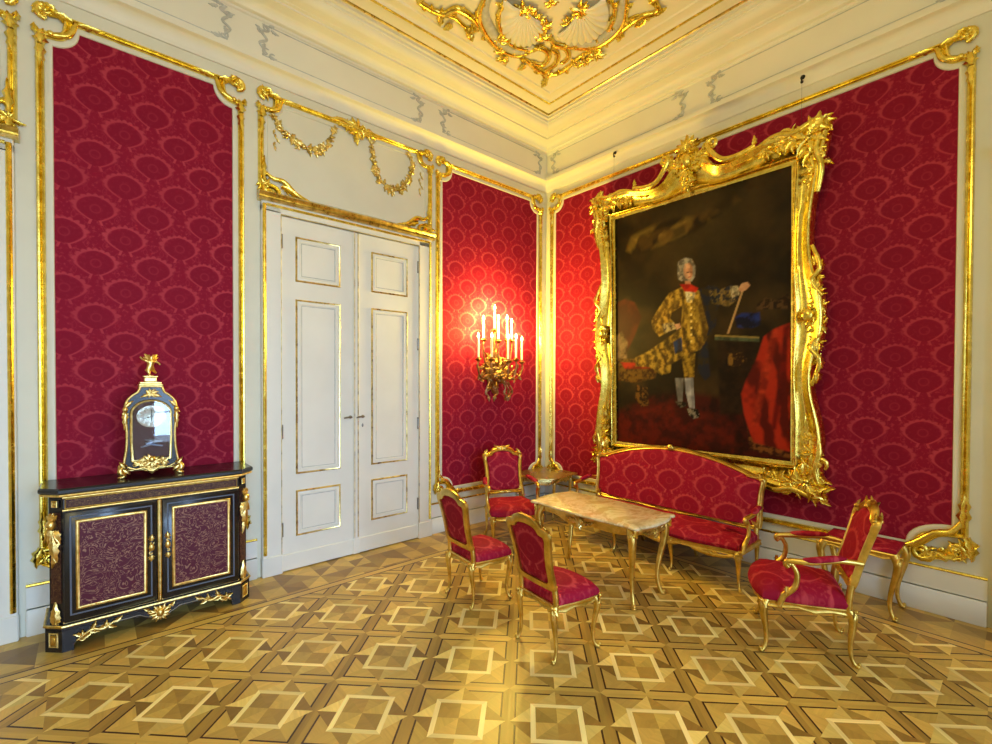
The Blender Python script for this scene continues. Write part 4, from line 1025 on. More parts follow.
    for s in (-1, 1):
        q = G(); an = lambda v: v if s < 0 else PI-v
        strand(q, [(s*.43, .055, .004), (s*.36, .10, .006), (s*.30, .085, .006), (s*.25, .115, .006), (s*.21, .118, .002)], .009, .006)
        for k, (x, y, a) in enumerate(((.41, .06, 1.2), (.40, .06, .3), (.37, .095, -.6), (.36, .10, .9), (.32, .09, .2), (.30, .088, 1.0), (.28, .10, -.7), (.25, .112, .3), (.40, .07, 2.4))): leaf(q, s*x, y, an(a), .055, .014, .6*(-s), .002, .012)
        scroll(q, s*.405, .06, .020, 0, .9, .007, .002, s, 9); scroll(q, s*.35, .085, .016, 2, .9, .006, .002, -s, 9); q.xf(MP); obj('gilt_apron_mount', q, BRASS, pl, 60)
    q = G(); blob(q, (0, .095, .012), (.024, .030, .020), 10, 8); blob(q, (0, .090, .032), (.005, .009, .006), 6, 4); blob(q, (-.009, .100, .028), .004, 6, 4); blob(q, (.009, .100, .028), .004, 6, 4)
    for k in range(12): a = 2*PI*k/12; leaf(q, .018*math.cos(a), .092+.022*math.sin(a), a, .045 if abs(math.sin(a)) < .9 else .03, .013, .3, .003, .010)
    for s in (-1, 1): scroll(q, s*.055, .115, .018, 0, .9, .007, .003, s, 9); leaf(q, s*.06, .12, PI/2-s*.8, .04, .012, .3, .003, .01)
    scroll(q, -.02, .055, .015, 0, .8, .006, .002, 1, 8); scroll(q, .02, .055, .015, PI, .8, .006, .002, -1, 8); q.xf(MP); obj('gilt_mask_mount', q, BRASS, pl, 60)
    return t
cabinet()

# ================================================================== bracket clock on the cabinet
def clock():
    t = thing('bracket_clock', 'glass fronted black and gilt clock with a small gilt figure, standing on the cabinet', 'clock', (-4.378, -.215, 1.0285), (0, 0, 0))
    D = .075
    half = [(0, .045), (.08, .045), (.125, .05), (.140, .07), (.136, .12), (.126, .20), (.124, .30), (.130, .38), (.135, .43), (.132, .475), (.120, .518), (.096, .550), (.070, .572), (.060, .596), (.055, .610), (0, .612)]
    O = mirror_outline(half, 4)
    def slabo(g, P, y0, y1):
        n = len(P); c = (0, sum(p[1] for p in P)/n)
        vs = [(p[0], y0, p[1]) for p in P]+[(p[0], y1, p[1]) for p in P]
        g.add(vs, [(i, (i+1) % n, n+(i+1) % n, n+i) for i in range(n)]+[tuple(range(n)), tuple(range(2*n-1, n-1, -1))])
    g = G(); slabo(g, O, -D, D); obj('case', g, EBONY, t, 40)
    MC = Matrix(((1, 0, 0, 0), (0, 0, -1, -D), (0, 1, 0, 0), (0, 0, 0, 1)))
    inner = offs(O, -.016) if True else O
    g = G(); sweep(g, O, [(-.010, 0), (-.008, .006), (-.003, .008), (.001, .006), (.003, 0)]); g.xf(MC); obj('gilt_case_edge', g, BRASS, t, 50)
    arch = [(-.094, .13)]+[(.094*-1, .13)]
    A = [(-.092, .115), (.092, .115), (.096, .25), (.096, .40)]+[(.096*math.cos(a), .425+.085*math.sin(a)) for a in [PI*i/16 for i in range(0, 17)]]+[(-.096, .40), (-.096, .25)]
    g = G(); sweep(g, A, [(-.003, .004), (-.002, .010), (.006, .012), (.010, .006), (.012, 0)]); g.xf(MC); dr = obj('door_frame', g, BRASS, t, 50)
    g = G(); plate(g, A, .001, .0025); g.xf(MC); obj('back_plate', g, simple('dark_velvet', (.05, .006, .03), .5), t, 0)
    g = G(); q = G(); lathe(q, [(.074, 0), (.074, .003), (.060, .006), (.050, .003), (.0, .003)], n=32); g.join(q, Matrix.Translation((0, .405, .002))); g.xf(MC); dl = obj('dial', g, simple('dial_metal', (.55, .52, .42), .35, metal=.6), t, 40)
    g = G()
    for k in range(12):
        a = 2*PI*k/12; c, s = math.cos(a), math.sin(a); q = G(); box(q, .040, .066, -.006, .006, 0, .002)
        q.xf(Matrix(((c, -s, 0, 0), (s, c, 0, .405), (0, 0, 1, .007), (0, 0, 0, 1)))); g.join(q)
    g.xf(MC); obj('hour_plaques', g, WHITE, dl)
    g = G(); box(g, -.002, .002, .375, .455, .010, .012); q = G(); box(q, -.002, .002, -.02, .045, .012, .014); q.xf(Matrix.Translation((0, .405, 0)) @ Matrix.Rotation(1.9, 4, 'Z')); g.join(q); g.xf(MC); obj('hands', g, IRON, dl)
    g = G(); tube(g, [(-.055, .20, .006), (0, .215, .01), (.055, .20, .006)], .006, 6); leaf(g, -.03, .22, .4, .08, .014, -.4, .004, .01); leaf(g, .03, .23, PI-.4, .07, .012, .3, .004, .01); blob(g, (.03, .235, .01), (.028, .010, .006)); g.xf(MC); obj('inner_mount', g, simple('blue_steel_mount', (.25, .30, .42), .3, metal=.6), t, 60)
    g = G(); n = len(A); B_ = offs(A, -.002); c = (0, .3)
    vs = [(p.x, p.y, .0160) for p in B_]+[(p.x, p.y, .0195) for p in B_]; g.add(vs, [(i, (i+1) % n, n+(i+1) % n, n+i) for i in range(n)]+[tuple(range(n-1, -1, -1)), tuple(range(n, 2*n))]); g.xf(MC); obj('glass_pane', g, GLASS, dr, 0)
    # mounts
    q = G()
    for (x, y, s, k) in ((0, .10, .055, 3), (-.055, .095, .04, 4), (.055, .095, .04, 5), (0, .06, .04, 6)): cluster(q, x, y, s, 9, k, .012)
    blob(q, (0, .115, .026), (.018, .022, .014), 9, 6)
    strand(q, [(-.12, .075, .012), (-.08, .055, .014), (-.04, .06, .014), (0, .035, .014), (.04, .06, .014), (.08, .055, .014), (.12, .075, .012)], .008, .008); leaf(q, 0, .045, -PI/2, .03, .016, 0, .01, .01); q.xf(MC); obj('gilt_lower_mount', q, BRASS, t, 60)
    q = G(); cluster(q, 0, .565, .035, 8, 17, .004); leaf(q, 0, .56, -.3, .06, .012, -.3, .003, .01); leaf(q, 0, .56, PI+.3, .06, .012, .3, .003, .01); q.xf(MC); obj('gilt_crest_mount', q, BRASS, t, 60)
    for s in (-1, 1):
        q = G(); blob(q, (s*.128, .455, .006), (.014, .02, .014), 8, 6); leaf(q, s*.128, .44, -PI/2, .12, .013, .1*s, .0, .014); leaf(q, s*.128, .47, PI/2+s*.5, .06, .012, .6*s, 0, .012); scroll(q, s*.130, .43, .016, 0, .9, .006, .0, s, 9); q.xf(MC); obj('gilt_shoulder_mount', q, BRASS, t, 60)
        g = G()
        tube(g, cpath([(s*.125, -D-.0, .085), (s*.150, -D-.012, .065), (s*.152, -D-.016, .038), (s*.135, -D-.012, .018), (s*.150, -D-.018, .008)]), [.010+.006*math.sin(i/20*PI) for i in range(21)], 8)
        blob(g, (s*.152, -D-.016, .009), (.016, .014, .009), 8, 5); q = G(); leaf(q, s*.13, .07, PI/2-s*.6, .05, .013, 0, .012, .012); leaf(q, s*.14, .06, PI/2+s*2.2, .05, .014, .5*s, .012, .012); q.xf(MC); g.join(q)
        obj('gilt_foot', g, BRASS, t, 60)
        g = G(); tube(g, cpath([(s*.125, D, .085), (s*.148, D+.005, .06), (s*.148, D+.008, .03), (s*.140, D+.005, .008)]), .011, 8); blob(g, (s*.142, D+.005, .009), (.014, .014, .009), 8, 5); obj('gilt_foot', g, BRASS, t, 60)
    g = G(); box(g, -.062, .062, -D+.01, D-.01, .612, .626, .004); box(g, -.056, .056, -D+.018, D-.018, .626, .640, .003); cp = obj('cap', g, BRASS, t)
    g = G(); box(g, -.032, .032, -.03, .03, .640, .672, .004); box(g, -.038, .038, -.036, .036, .672, .682, .003); obj('pedestal', g, BRASS, t)
    # little winged figure with a trumpet, body grown as one skin
    me = bpy.data.meshes.new('winged_figure')
    J = [((0, 0, .745), .017), ((.004, 0, .775), .020), ((.006, 0, .80), .009), ((.008, -.002, .822), .017), ((-.014, -.004, .722), .011), ((-.006, -.010, .700), .008), ((-.004, -.008, .684), .007), ((.014, .006, .724), .011), ((.026, .016, .706), .008), ((.036, .020, .70), .006),
         ((-.022, -.004, .785), .008), ((-.042, -.012, .795), .006), ((-.052, -.018, .812), .005), ((.026, 0, .782), .008), ((.044, -.008, .772), .006), ((.050, -.016, .758), .005)]
    E = [(0, 1), (1, 2), (2, 3), (0, 4), (4, 5), (5, 6), (0, 7), (7, 8), (8, 9), (1, 10), (10, 11), (11, 12), (1, 13), (13, 14), (14, 15)]
    me.from_pydata([j[0] for j in J], E, []); me.materials.append(BRASS); o = bpy.data.objects.new('winged_figure', me); COL.objects.link(o); o.parent = t
    sk = o.modifiers.new('skin', 'SKIN'); 
    for i, v in enumerate(me.skin_vertices[0].data): v.radius = (J[i][1], J[i][1]); v.use_root = (i == 0)
    o.modifiers.new('sub', 'SUBSURF').levels = 1; o.modifiers['sub'].render_levels = 2
    dg = bpy.context.evaluated_depsgraph_get(); me2 = bpy.data.meshes.new_from_object(o.evaluated_get(dg)); o.modifiers.clear(); o.data = me2; me2.shade_smooth()
    g = G(); 
    for s in (-1, 1):
        q = G(); leaf(q, 0, 0, 1.1, .065, .016, -.6, 0, .006); leaf(q, 0, 0, .7, .055, .013, -.5, 0, .006); leaf(q, 0, 0, .3, .04, .011, -.4, 0, .006)
        q.xf(Matrix.Translation((.006, .012, .785)) @ Matrix.Rotation(s*.6+(PI if s < 0 else 0), 4, 'Z') @ Matrix.Rotation(PI/2, 4, 'X')); g.join(q)
    obj('wings', g, BRASS, o, 60)
    g = G(); blob(g, (0, 0, .683), (.020, .018, .006), 8, 5); obj('cloud_base', g, BRASS, o, 60)
    return t
clock_root = clock()
for o in list(bpy.data.objects):
    if o.parent == clock_root or (o.parent and o.parent.parent == clock_root): o.data.transform(Matrix.Diagonal((1.13, 1, 1.035, 1)))

# ================================================================== candle sconce on the left wall
def sconce():
    cx, z0 = -.965, 1.50
    t = thing('wall_sconce', 'bronze wall sconce with ten lit candles on the narrow red panel', 'wall light', (cx, -.008, z0), RA)
    # local: x right, y up, z out of the wall
    q = G(); 
    for (x, y, s, k) in ((0, .32, .16, 1), (0, .48, .13, 2), (0, .16, .11, 3), (.08, .40, .10, 4), (-.08, .40, .10, 5)): cluster(q, x, y, s, 9, k, .0)
    strand(q, [(0, .08, .01), (-.08, .20, .02), (-.10, .38, .02), (-.04, .55, .02), (0, .62, .01)], .02, .015); strand(q, [(0, .08, .01), (.08, .20, .02), (.10, .38, .02), (.04, .55, .02), (0, .62, .01)], .02, .015); obj('backplate', q, BRONZE, t, 60)
    q = G(); b = G(); lathe(b, [(.01, 0), (.05, .012), (.085, .05), (.10, .10), (.085, .15), (.05, .18), (.045, .24), (.06, .27), (.02, .30)], n=18); b.xf(Matrix.Translation((0, .17, .14)) @ Matrix.Rotation(-PI/2, 4, 'X')); q.join(b)
    tube(q, [(0, .26, .0), (0, .26, .14)], .03, 8)
    obj('bowl', q, BRONZE, t, 50)
    CN = [(-1.205, 2.195, 2.425, .12, .6), (-1.041, 2.320, 2.565, .13, .6), (-1.078, 2.180, 2.435, .24, .6), (-.947, 2.200, 2.440, .25, .6), (-.754, 2.215, 2.430, .12, .6),
          (-1.300, 1.965, 2.215, .14, 1), (-1.240, 1.960, 2.205, .31, 1), (-1.020, 1.942, 2.200, .35, 1), (-.770, 1.975, 2.230, .22, 1), (-.575, 1.955, 2.220, .12, 1)]
    R = random.Random(11)
    for i, (x, zb, zt, d, k) in enumerate(CN):
        X = x-cx; Y = zb-z0; ar = G(); dirx = 1 if X > 0 else -1
        pts = [(X*.12, .30, .12), (X*.45, .24 if k == 1 else .36, .12+(d-.1)*.5), (X*.85, .25 if k == 1 else .42, d*.95), (X*1.03, Y-.08, d), (X, Y-.03, d)]
        tube(ar, cpath(pts), .011, 7); scroll(ar, X*.7, .31 if k == 1 else .46, .035, 0, 1.0, .009, d*.7, dirx, 9)
        for j in range(3):
            l = G(); leaf(l, 0, 0, R.uniform(0, 6), .07, .018, R.uniform(-1, 1), 0, .012); l.xf(Matrix.Translation((X*(.5+.2*j), .27+R.uniform(-.03, .05) if k == 1 else .38+R.uniform(0, .08), d*.8)) @ Matrix.Rotation(R.uniform(-.8, .8), 4, 'Y')); ar.join(l)
        a = obj('arm', ar, BRONZE, t, 60)
        p = G(); l = G(); lathe(l, [(.010, -.03), (.018, -.025), (.032, -.012), (.042, 0), (.040, .004), (.016, .004), (.018, .02), (.013, .024)], n=14); l.xf(Matrix.Translation((X, Y, d)) @ Matrix.Rotation(-PI/2, 4, 'X')); obj('drip_pan', l, BRONZE, a, 50)
        l = G(); lathe(l, [(.013, .015), (.0125, zt-zb-.004), (.004, zt-zb)], n=12); l.xf(Matrix.Translation((X, Y, d)) @ Matrix.Rotation(-PI/2, 4, 'X')); obj('candle', l, WAX, a, 50)
        l = G(); lathe(l, [(.004, 0), (.012, .010), (.015, .022), (.009, .040), (.001, .060)], n=10); l.xf(Matrix.Translation((X, Y+zt-zb, d)) @ Matrix.Rotation(-PI/2, 4, 'X')); obj('flame', l, FLAME, a, 60)
        lamp = bpy.data.lights.new('candle_glow', 'POINT'); lamp.energy = CANDLE_W; lamp.color = (1.0, .78, .14); lamp.shadow_soft_size = .02
        lo = bpy.data.objects.new('candle_glow', lamp); COL.objects.link(lo); lo.location = (x, -.008-d, zt+.075); LIGHTS.append(lo)
    # hanging leafage and flowers under the bowls
    g = G(); R = random.Random(5)
    for i in range(46):
        a = R.uniform(-1, 1); x = a*.30; y = .20+R.uniform(-.03, .14)+.05*abs(a); d = .10+.20*math.sqrt(max(0, 1-a*a))*R.uniform(.5, 1)
        l = G(); leaf(l, 0, 0, R.uniform(0, 6.28), .06, .018, R.uniform(-1.4, 1.4), 0, .014); l.xf(Matrix.Translation((x, y, d)) @ Matrix.Rotation(a*.9, 4, 'Y') @ Matrix.Rotation(R.uniform(-.5, .5), 4, 'X')); g.join(l)
        if i % 3 == 0: blob(g, (x, y, d), .014, 6, 4)
    obj('leaf_cluster', g, BRONZE, t, 60)
    for (x, d, s) in ((-.20, .14, -1), (-.10, .20, 1), (.02, .22, -1), (.10, .18, 1), (.19, .14, 1)):
        g = G(); tube(g, cpath([(x*.7, .20, d*.8), (x, .13, d), (x+.02*s, .07, d), (x-.02*s, .03, d), (x-.03*s, .0, d)]), .009, 7); leaf(g, x-.02*s, .03, -PI/2-.6*s, .07, .02, .8*s, d-.01, .015); blob(g, (x-.02*s, .01, d), .015, 6, 4); leaf(g, x, .10, -PI/2+.5*s, .06, .018, -.6*s, d-.01, .012); obj('hanging_spray', g, simple('pale_bronze', (.45, .34, .20), .35, metal=.8) if s < 0 else BRONZE, t, 60)
LIGHTS = []
CANDLE_W = 16
sconce()
WIN_W, WIN_C, WIN_SP, WIN_T, CHAN_W, EXPO, CAMROLL = 62, (.40, .64, 1.0), 85, 16, 47, 0.0, 1
# ================================================================== the large framed portrait on the right wall
SHP = {"wig":((416,716),(421,754),(459,766),(501,754),(522,722),(519,684),(501,668),(438,677),(420,686)),"face":((452,721),(462,741),(487,741),(505,724),(505,691),(489,674),(466,683),(455,700)),"neck":((459,687),(491,676),(497,649),(463,655)),"cravat":((430,664),(487,660),(538,637),(524,622),(459,632)),"jabot":((462,634),(522,625),(516,605),(502,584),(472,589)),"torso":((438,651),(542,626),(560,568),(593,478),(569,419),(501,393),(446,385),(437,501),(446,568)),"armL":((445,653),(364,634),(300,580),(253,533),(259,497),(303,461),(379,485),(401,508),(371,530),(379,554),(445,578)),"cuffL":((318,513),(394,514),(408,488),(333,473)),"handL":((397,506),(430,509),(437,492),(411,483)),"skirt":((446,491),(379,463),(318,439),(223,401),(140,378),(140,341),(239,335),(318,303),(371,313),(378,347),(473,379),(549,401),(589,446),(508,487)),"lining":((390,435),(459,460),(473,408),(401,384)),"breech":((440,377),(519,385),(513,293),(458,286)),"leg1":((400,290),(451,288),(448,240),(444,189),(419,189),(408,239)),"leg2":((458,288),(507,290),(510,241),(516,169),(485,171),(465,230)),"shoe1":((400,195),(468,192),(472,175),(429,169)),"shoe2":((472,167),(537,167),(546,135),(507,128),(482,144)),"coatR":((538,631),(628,640),(672,604),(647,552),(634,489),(589,427),(604,297),(575,279),(532,316),(538,392),(593,473),(560,568)),"armR":((589,644),(653,619),(715,631),(752,609),(746,575),(697,552),(615,573)),"ruff":((706,627),(746,625),(754,592),(716,580)),"handR":((746,610),(764,630),(793,633),(807,619),(789,606),(764,599)),"staff":((764,604),(773,600),(701,451),(691,454)),"tabletop":((628,451),(850,433),(850,416),(628,433)),"tablebase":((641,432),(834,417),(800,157),(653,151)),"tblorn":((697,378),(764,380),(793,353),(752,328),(697,337)),"blue":((734,510),(764,523),(850,519),(856,476),(811,465),(740,474)),"crown":((837,551),(882,570),(925,555),(981,577),(985,522),(837,529)),"cloth":((870,433),(911,456),(988,476),(990,31),(927,37),(823,46),(776,160),(763,230),(784,277),(837,357)),"clothfold1":((911,450),(939,454),(882,254),(838,116),(815,115),(853,277)),"clothfold2":((960,459),(981,463),(968,277),(926,110),(905,108),(940,299)),"fringe":((792,114),(823,57),(990,36),(990,14),(808,27)),"curtain":((82,848),(116,905),(248,925),(391,932),(662,901),(541,862),(390,836),(269,834),(161,816)),"curtain2":((139,888),(269,901),(467,906),(331,871),(183,847)),"chairback":((16,628),(69,638),(137,617),(186,551),(136,471),(55,375),(15,376)),"seat":((15,376),(158,373),(287,329),(277,289),(135,268),(14,282)),"seatred":((31,361),(245,350),(266,330),(66,329)),"chairleg":((146,261),(223,248),(232,173),(179,167),(139,205)),"carpet":((-19,129),(223,214),(428,237),(776,207),(996,168),(997,-7),(-20,-47)),"carpet2":((-19,114),(388,197),(744,111),(728,15),(-20,-3)),"urn":((1,478),(44,497),(86,445),(78,375),(0,369))}
def portrait():
    W, H = 1.81, 2.586; tilt = .0232
    rot = (MB.to_3x3() @ Matrix.Rotation(tilt, 3, 'X')).to_euler()
    t = thing('framed_painting', 'huge gilt framed full-length portrait of a standing person hanging above the sofa', 'painting', (-.066, -2.105, .998), rot)
    # canvas, painted into a colour attribute
    nx, ny = 190, 272
    U, V = np.meshgrid((np.arange(nx))/(nx-1)*1000, (np.arange(ny))/(ny-1)*1000)
    rs = np.random.RandomState(4)
    def fbm(scx, scy, seed):
        r = np.random.RandomState(seed); out = np.zeros_like(U); amp = 1; tot = 0
        for o in range(4):
            gx, gy = int(scx*2**o)+2, int(scy*2**o)+2; gr = r.rand(gy+1, gx+1); fx = U/1000*gx*.999; fy = V/1000*gy*.999
            ix, iy = fx.astype(int), fy.astype(int); dx, dy = fx-ix, fy-iy; dx = dx*dx*(3-2*dx); dy = dy*dy*(3-2*dy)
            out += amp*((gr[iy, ix]*(1-dx)+gr[iy, ix+1]*dx)*(1-dy)+(gr[iy+1, ix]*(1-dx)+gr[iy+1, ix+1]*dx)*dy); tot += amp; amp *= .55
        return out/tot
    n1, n2, n3 = fbm(5, 7, 1), fbm(22, 32, 2), fbm(60, 84, 3)
    def srgb(c): return np.array([(v/255)**2.2 for v in c])
    img = np.zeros((ny, nx, 3))
    bg0, bg1 = srgb((30, 22, 10)), srgb((58, 44, 22)); f = np.clip((n1-.35)*2.2, 0, 1)[..., None]; img[:] = bg0*(1-f)+bg1*f
    f = np.clip(1-((U-520)**2/360**2+(V-880)**2/220**2), 0, 1)[..., None]*.5; img = img*(1-f)+srgb((62, 52, 28))*f
    ASP = W/H
    def sdist(poly):
        P = [(x, y/ASP) for x, y in poly]; X, Y = U, V/ASP; d = np.full(U.shape, 1e9); ins = np.zeros(U.shape, bool); n = len(P)
        for i in range(n):
            (x1, y1), (x2, y2) = P[i], P[(i+1) % n]; ex, ey = x2-x1, y2-y1; L = ex*ex+ey*ey+1e-9
            tt = np.clip(((X-x1)*ex+(Y-y1)*ey)/L, 0, 1); d = np.minimum(d, np.hypot(X-x1-tt*ex, Y-y1-tt*ey))
            c = ((y1 > Y) != (y2 > Y)) & (X < ex*(Y-y1)/(ey if abs(ey) > 1e-9 else 1e-9)+x1); ins ^= c
        return np.where(ins, d, -d)
    def paint(name, col, col2=None, soft=7, nz=None, k=1.6, a=1.0, am=None):
        nonlocal img
        m = np.clip(sdist(SHP[name] if isinstance(name, str) else name)/soft+.5, 0, 1)[..., None]*a; c = srgb(col)
        if am is not None: m = m*np.clip(am, 0, 1)[..., None]
        if col2 is not None: f = np.clip(((nz if nz is not None else n2)-.5)*k*2+.5, 0, 1)[..., None]; c = srgb(col)*(1-f)+srgb(col2)*f
        img = img*(1-m)+c*m
    fold = .5+.5*np.sin(U*.045+V*.018+n1*9); fold2 = .5+.5*np.sin(U*.02-V*.045+n1*8)
    paint('carpet', (60, 17, 10), (34, 11, 7), 40, n2); paint('carpet2', (80, 22, 12), (50, 14, 9), 30, n2)
    paint('curtain', (92, 74, 32), (36, 27, 13), 26, fold2, 1, a=.9); paint('curtain2', (126, 102, 46), (66, 50, 22), 24, fold2, 1, a=.8); paint([(160, 830), (300, 845), (420, 850), (600, 900), (760, 930), (700, 955), (480, 900), (300, 880)], (84, 62, 28), (36, 26, 13), 30, fold, 1, a=.6)
    paint('chairback', (96, 40, 20), (58, 24, 14), 14, n1); paint('urn', (120, 96, 70), (60, 40, 24), 16, n2); paint('seat', (96, 70, 24), (50, 28, 12), 10, n3); paint('seatred', (150, 36, 22), (90, 24, 14), 8, n2); paint('chairleg', (96, 66, 26), (36, 22, 10), 8, n3, 3)
    paint('tablebase', (40, 26, 14), (24, 14, 8), 20, n2); paint('tblorn', (118, 84, 36), (40, 24, 12), 8, n3, 3); paint('tabletop', (74, 84, 62), (44, 50, 36), 5)
    paint('crown', (78, 56, 34), (36, 24, 14), 10, n3, 3); paint('blue', (30, 44, 104), (12, 16, 40), 12, n2, 2.5)
    paint('cloth', (150, 40, 22), (78, 18, 11), 10, fold, 1); paint('clothfold1', (168, 54, 30), (112, 30, 17), 18, n2); paint('clothfold2', (96, 18, 12), (70, 14, 10), 14); paint('fringe', (112, 66, 30), (50, 24, 12), 10, n3, 3)
    paint('coatR', (26, 30, 46), (44, 36, 24), 10, n2, 3); paint('leg1', (112, 110, 108), (86, 84, 84), 5); paint('shoe1', (30, 24, 20), (80, 72, 60), 4, n3, 3)
    paint('skirt', (160, 130, 48), (88, 66, 22), 8, n3, 1.8); paint('lining', (34, 50, 92), (20, 28, 52), 7, n2, 2)
    paint('breech', (150, 120, 40), (88, 66, 20), 6, n3, 2.5); paint('leg2', (160, 160, 164), (116, 116, 124), 5, n2); paint('shoe2', (22, 18, 16), (120, 112, 100), 4, n3, 2.5)
    paint('torso', (182, 148, 54), (112, 86, 28), 6, n3, 1.8); paint('armL', (176, 142, 54), (100, 74, 24), 7, n3, 1.8); paint('cuffL', (176, 160, 110), (80, 70, 70), 6, n3, 3); paint('handL', (200, 156, 120), (160, 112, 84), 4)
    paint('armR', (120, 98, 50), (34, 36, 48), 8, n3, 3); paint('ruff', (190, 178, 140), (110, 98, 70), 6, n3, 2); paint('staff', (160, 128, 84), None, 4); paint('handR', (214, 176, 138), (170, 124, 92), 4)
    paint('neck', (170, 120, 90), None, 5); paint('jabot', (214, 206, 170), (140, 128, 90), 5, n3, 2.5); paint('cravat', (196, 44, 26), (130, 24, 18), 6, n2)
    paint('wig', (152, 146, 132), (92, 86, 76), 7, n3, 2.5); paint('face', (216, 172, 138), (186, 134, 102), 5)
    paint([(470, 708), (487, 708), (487, 703), (470, 703)], (70, 44, 34), None, 4); paint([(490, 706), (503, 706), (503, 701), (490, 701)], (70, 44, 34), None, 4); paint([(480, 688), (494, 688), (494, 684), (480, 684)], (150, 60, 50), None, 4); paint([(486, 702), (491, 702), (493, 692), (486, 692)], (190, 132, 100), None, 4)
    fd = .5+.5*np.sin(U*.11+V*.05+n2*7)
    for nm, cc, aa in (('torso', (48, 34, 12), .55), ('armL', (48, 32, 12), .7), ('skirt', (44, 30, 12), .75), ('breech', (44, 32, 12), .6), ('armR', (20, 18, 20), .6), ('wig', (60, 56, 50), .5)): paint(nm, cc, None, 6, am=fd*aa*1.2-.15)
    paint([(545, 620), (566, 568), (596, 478), (569, 419), (540, 405), (556, 480), (536, 560)], (60, 42, 16), None, 16, a=.7); paint([(438, 640), (450, 575), (440, 500), (452, 500), (464, 575), (452, 640)], (40, 26, 10), None, 12, a=.7)
    paint([(330, 600), (300, 560), (275, 520), (285, 515), (325, 560), (350, 600)], (60, 42, 18), None, 12, a=.6); paint([(487, 741), (505, 724), (505, 691), (489, 674), (494, 700)], (140, 92, 66), None, 8, a=.6)
    paint([(493, 290), (507, 290), (514, 169), (500, 171)], (90, 88, 94), None, 8, a=.6)
    paint([(628, 452), (850, 434), (850, 428), (628, 446)], (150, 124, 60), None, 4, a=.7)
    for yy in range(0, 8):                     # buttons and braid down the coat
        y = 620-yy*26; paint([(492, y), (502, y), (502, y-9), (492, y-9)], (236, 206, 110), None, 4)
    img *= (.86+.28*n3)[..., None]
    g = G(); g.v = [((u/1000-.5)*W, v/1000*H, 0) for u, v in zip(U.ravel(), V.ravel())]
    g.f = [(j*nx+i, j*nx+i+1, (j+1)*nx+i+1, (j+1)*nx+i) for j in range(ny-1) for i in range(nx-1)]
    cv = obj('canvas', g, PAINT, t, 0); ca = cv.data.color_attributes.new('Col', 'FLOAT_COLOR', 'POINT')
    ca.data.foreach_set('color', np.concatenate([img.reshape(-1, 3), np.ones((nx*ny, 1))], 1).astype(np.float32).ravel())
    g = G(); box(g, -W/2-.1, W/2+.1, -.08, H+.08, -.03, -.004); obj('backing_board', g, simple('board', (.12, .08, .04), .8), t)
    # gilt frame between the sight edge and a swelling outer outline
    w = W/2; right = [(1.145, -.235), (1.135, -.10), (1.125, .05), (1.140, .22), (1.115, .40), (1.070, .60), (1.062, .78), (1.085, .92), (1.125, 1.05), (1.145, 1.20), (1.135, 1.42), (1.095, 1.58), (1.060, 1.75), (1.050, 1.95), (1.062, 2.15), (1.090, 2.35), (1.125, 2.55), (1.165, 2.70), (1.180, 2.87)]
    top = [(1.180, 2.87), (1.06, 2.87), (.90, 2.85), (.72, 2.84), (.58, 2.80), (.45, 2.765), (.33, 2.765), (.25, 2.80), (.19, 2.88), (.12, 2.93), (0, 2.95)]
    bot = [(1.145, -.235), (.98, -.24), (.80, -.22), (.65, -.19), (.45, -.175), (.25, -.19), (.12, -.21), (0, -.215)]
    def resample(P, n):
        c = cat([(a, b, 0) for a, b in P], 8); L = [0]
        for i in range(1, len(c)): L.append(L[-1]+(c[i]-c[i-1]).length)
        xs = np.interp(np.linspace(0, L[-1], n+1), L, [p.x for p in c]); ys = np.interp(np.linspace(0, L[-1], n+1), L, [p.y for p in c]); return list(zip(xs, ys))
    def lin(a, b, n): return [(a[0]+(b[0]-a[0])*i/n, a[1]+(b[1]-a[1])*i/n) for i in range(n+1)]
    O = []; I = []; iw, ib, it = w-.012, .012, H-.012
    O += resample([(x, y) for x, y in bot][::-1], 16)[:-1]; I += lin((0, ib), (iw, ib), 16)[:-1]
    O += resample(right, 40)[:-1]; I += lin((iw, ib), (iw, it), 40)[:-1]
    O += resample(top, 20)[:-1]; I += lin((iw, it), (0, it), 20)[:-1]
    n = len(O); O = O+[(0, 2.95)]+[(-x, y) for x, y in reversed(O[1:])]; I = I+[(0, it)]+[(-x, y) for x, y in reversed(I[1:])]
    g = G(); ring(g, I, O, [(0, .002), (.0, .020), (.06, .024), (.075, .016), (.13, .018), (.15, .045), (.19, .055), (.24, .048), (.30, .030), (.45, .026), (.62, .045), (.78, .082), (.88, .098), (.95, .092), (1.0, .070), (1.0, -.03), (.9, -.035)]); fr = obj('gilt_frame', g, GOLD, t, 50)
    # carving
    def corner(sx, sy):
        q = G(); R = random.Random(10+sx*3+sy); cx, cy = sx*1.03, (2.73 if sy > 0 else -.13)
        base = math.atan2(sy, sx)
        for (x, y, s, k) in ((0, 0, .17, 1), (.07*sx, .07*sy, .13, 2), (-.10*sx, .03*sy, .12, 3), (.03*sx, -.12*sy, .12, 4), (-.22*sx, .03*sy, .10, 5), (.04*sx, -.25*sy, .09, 6), (-.33*sx, .02*sy, .08, 7), (.02*sx, -.36*sy, .07, 8)):
            cluster(q, cx+x, cy+y, s, 9, k+sx*7+sy*20, .055)
        for a, L in ((0, .15), (.45, .13), (-.45, .13)): leaf(q, cx+.03*sx, cy+.03*sy, base+a, L, .055, a*2, .075, .05)
        strand(q, [(cx-.42*sx, cy+.06*sy, .05), (cx-.25*sx, cy+.11*sy, .07), (cx-.10*sx, cy+.08*sy, .08), (cx+.06*sx, cy+.13*sy, .08), (cx+.12*sx, cy+.10*sy, .07)], .028, .026)
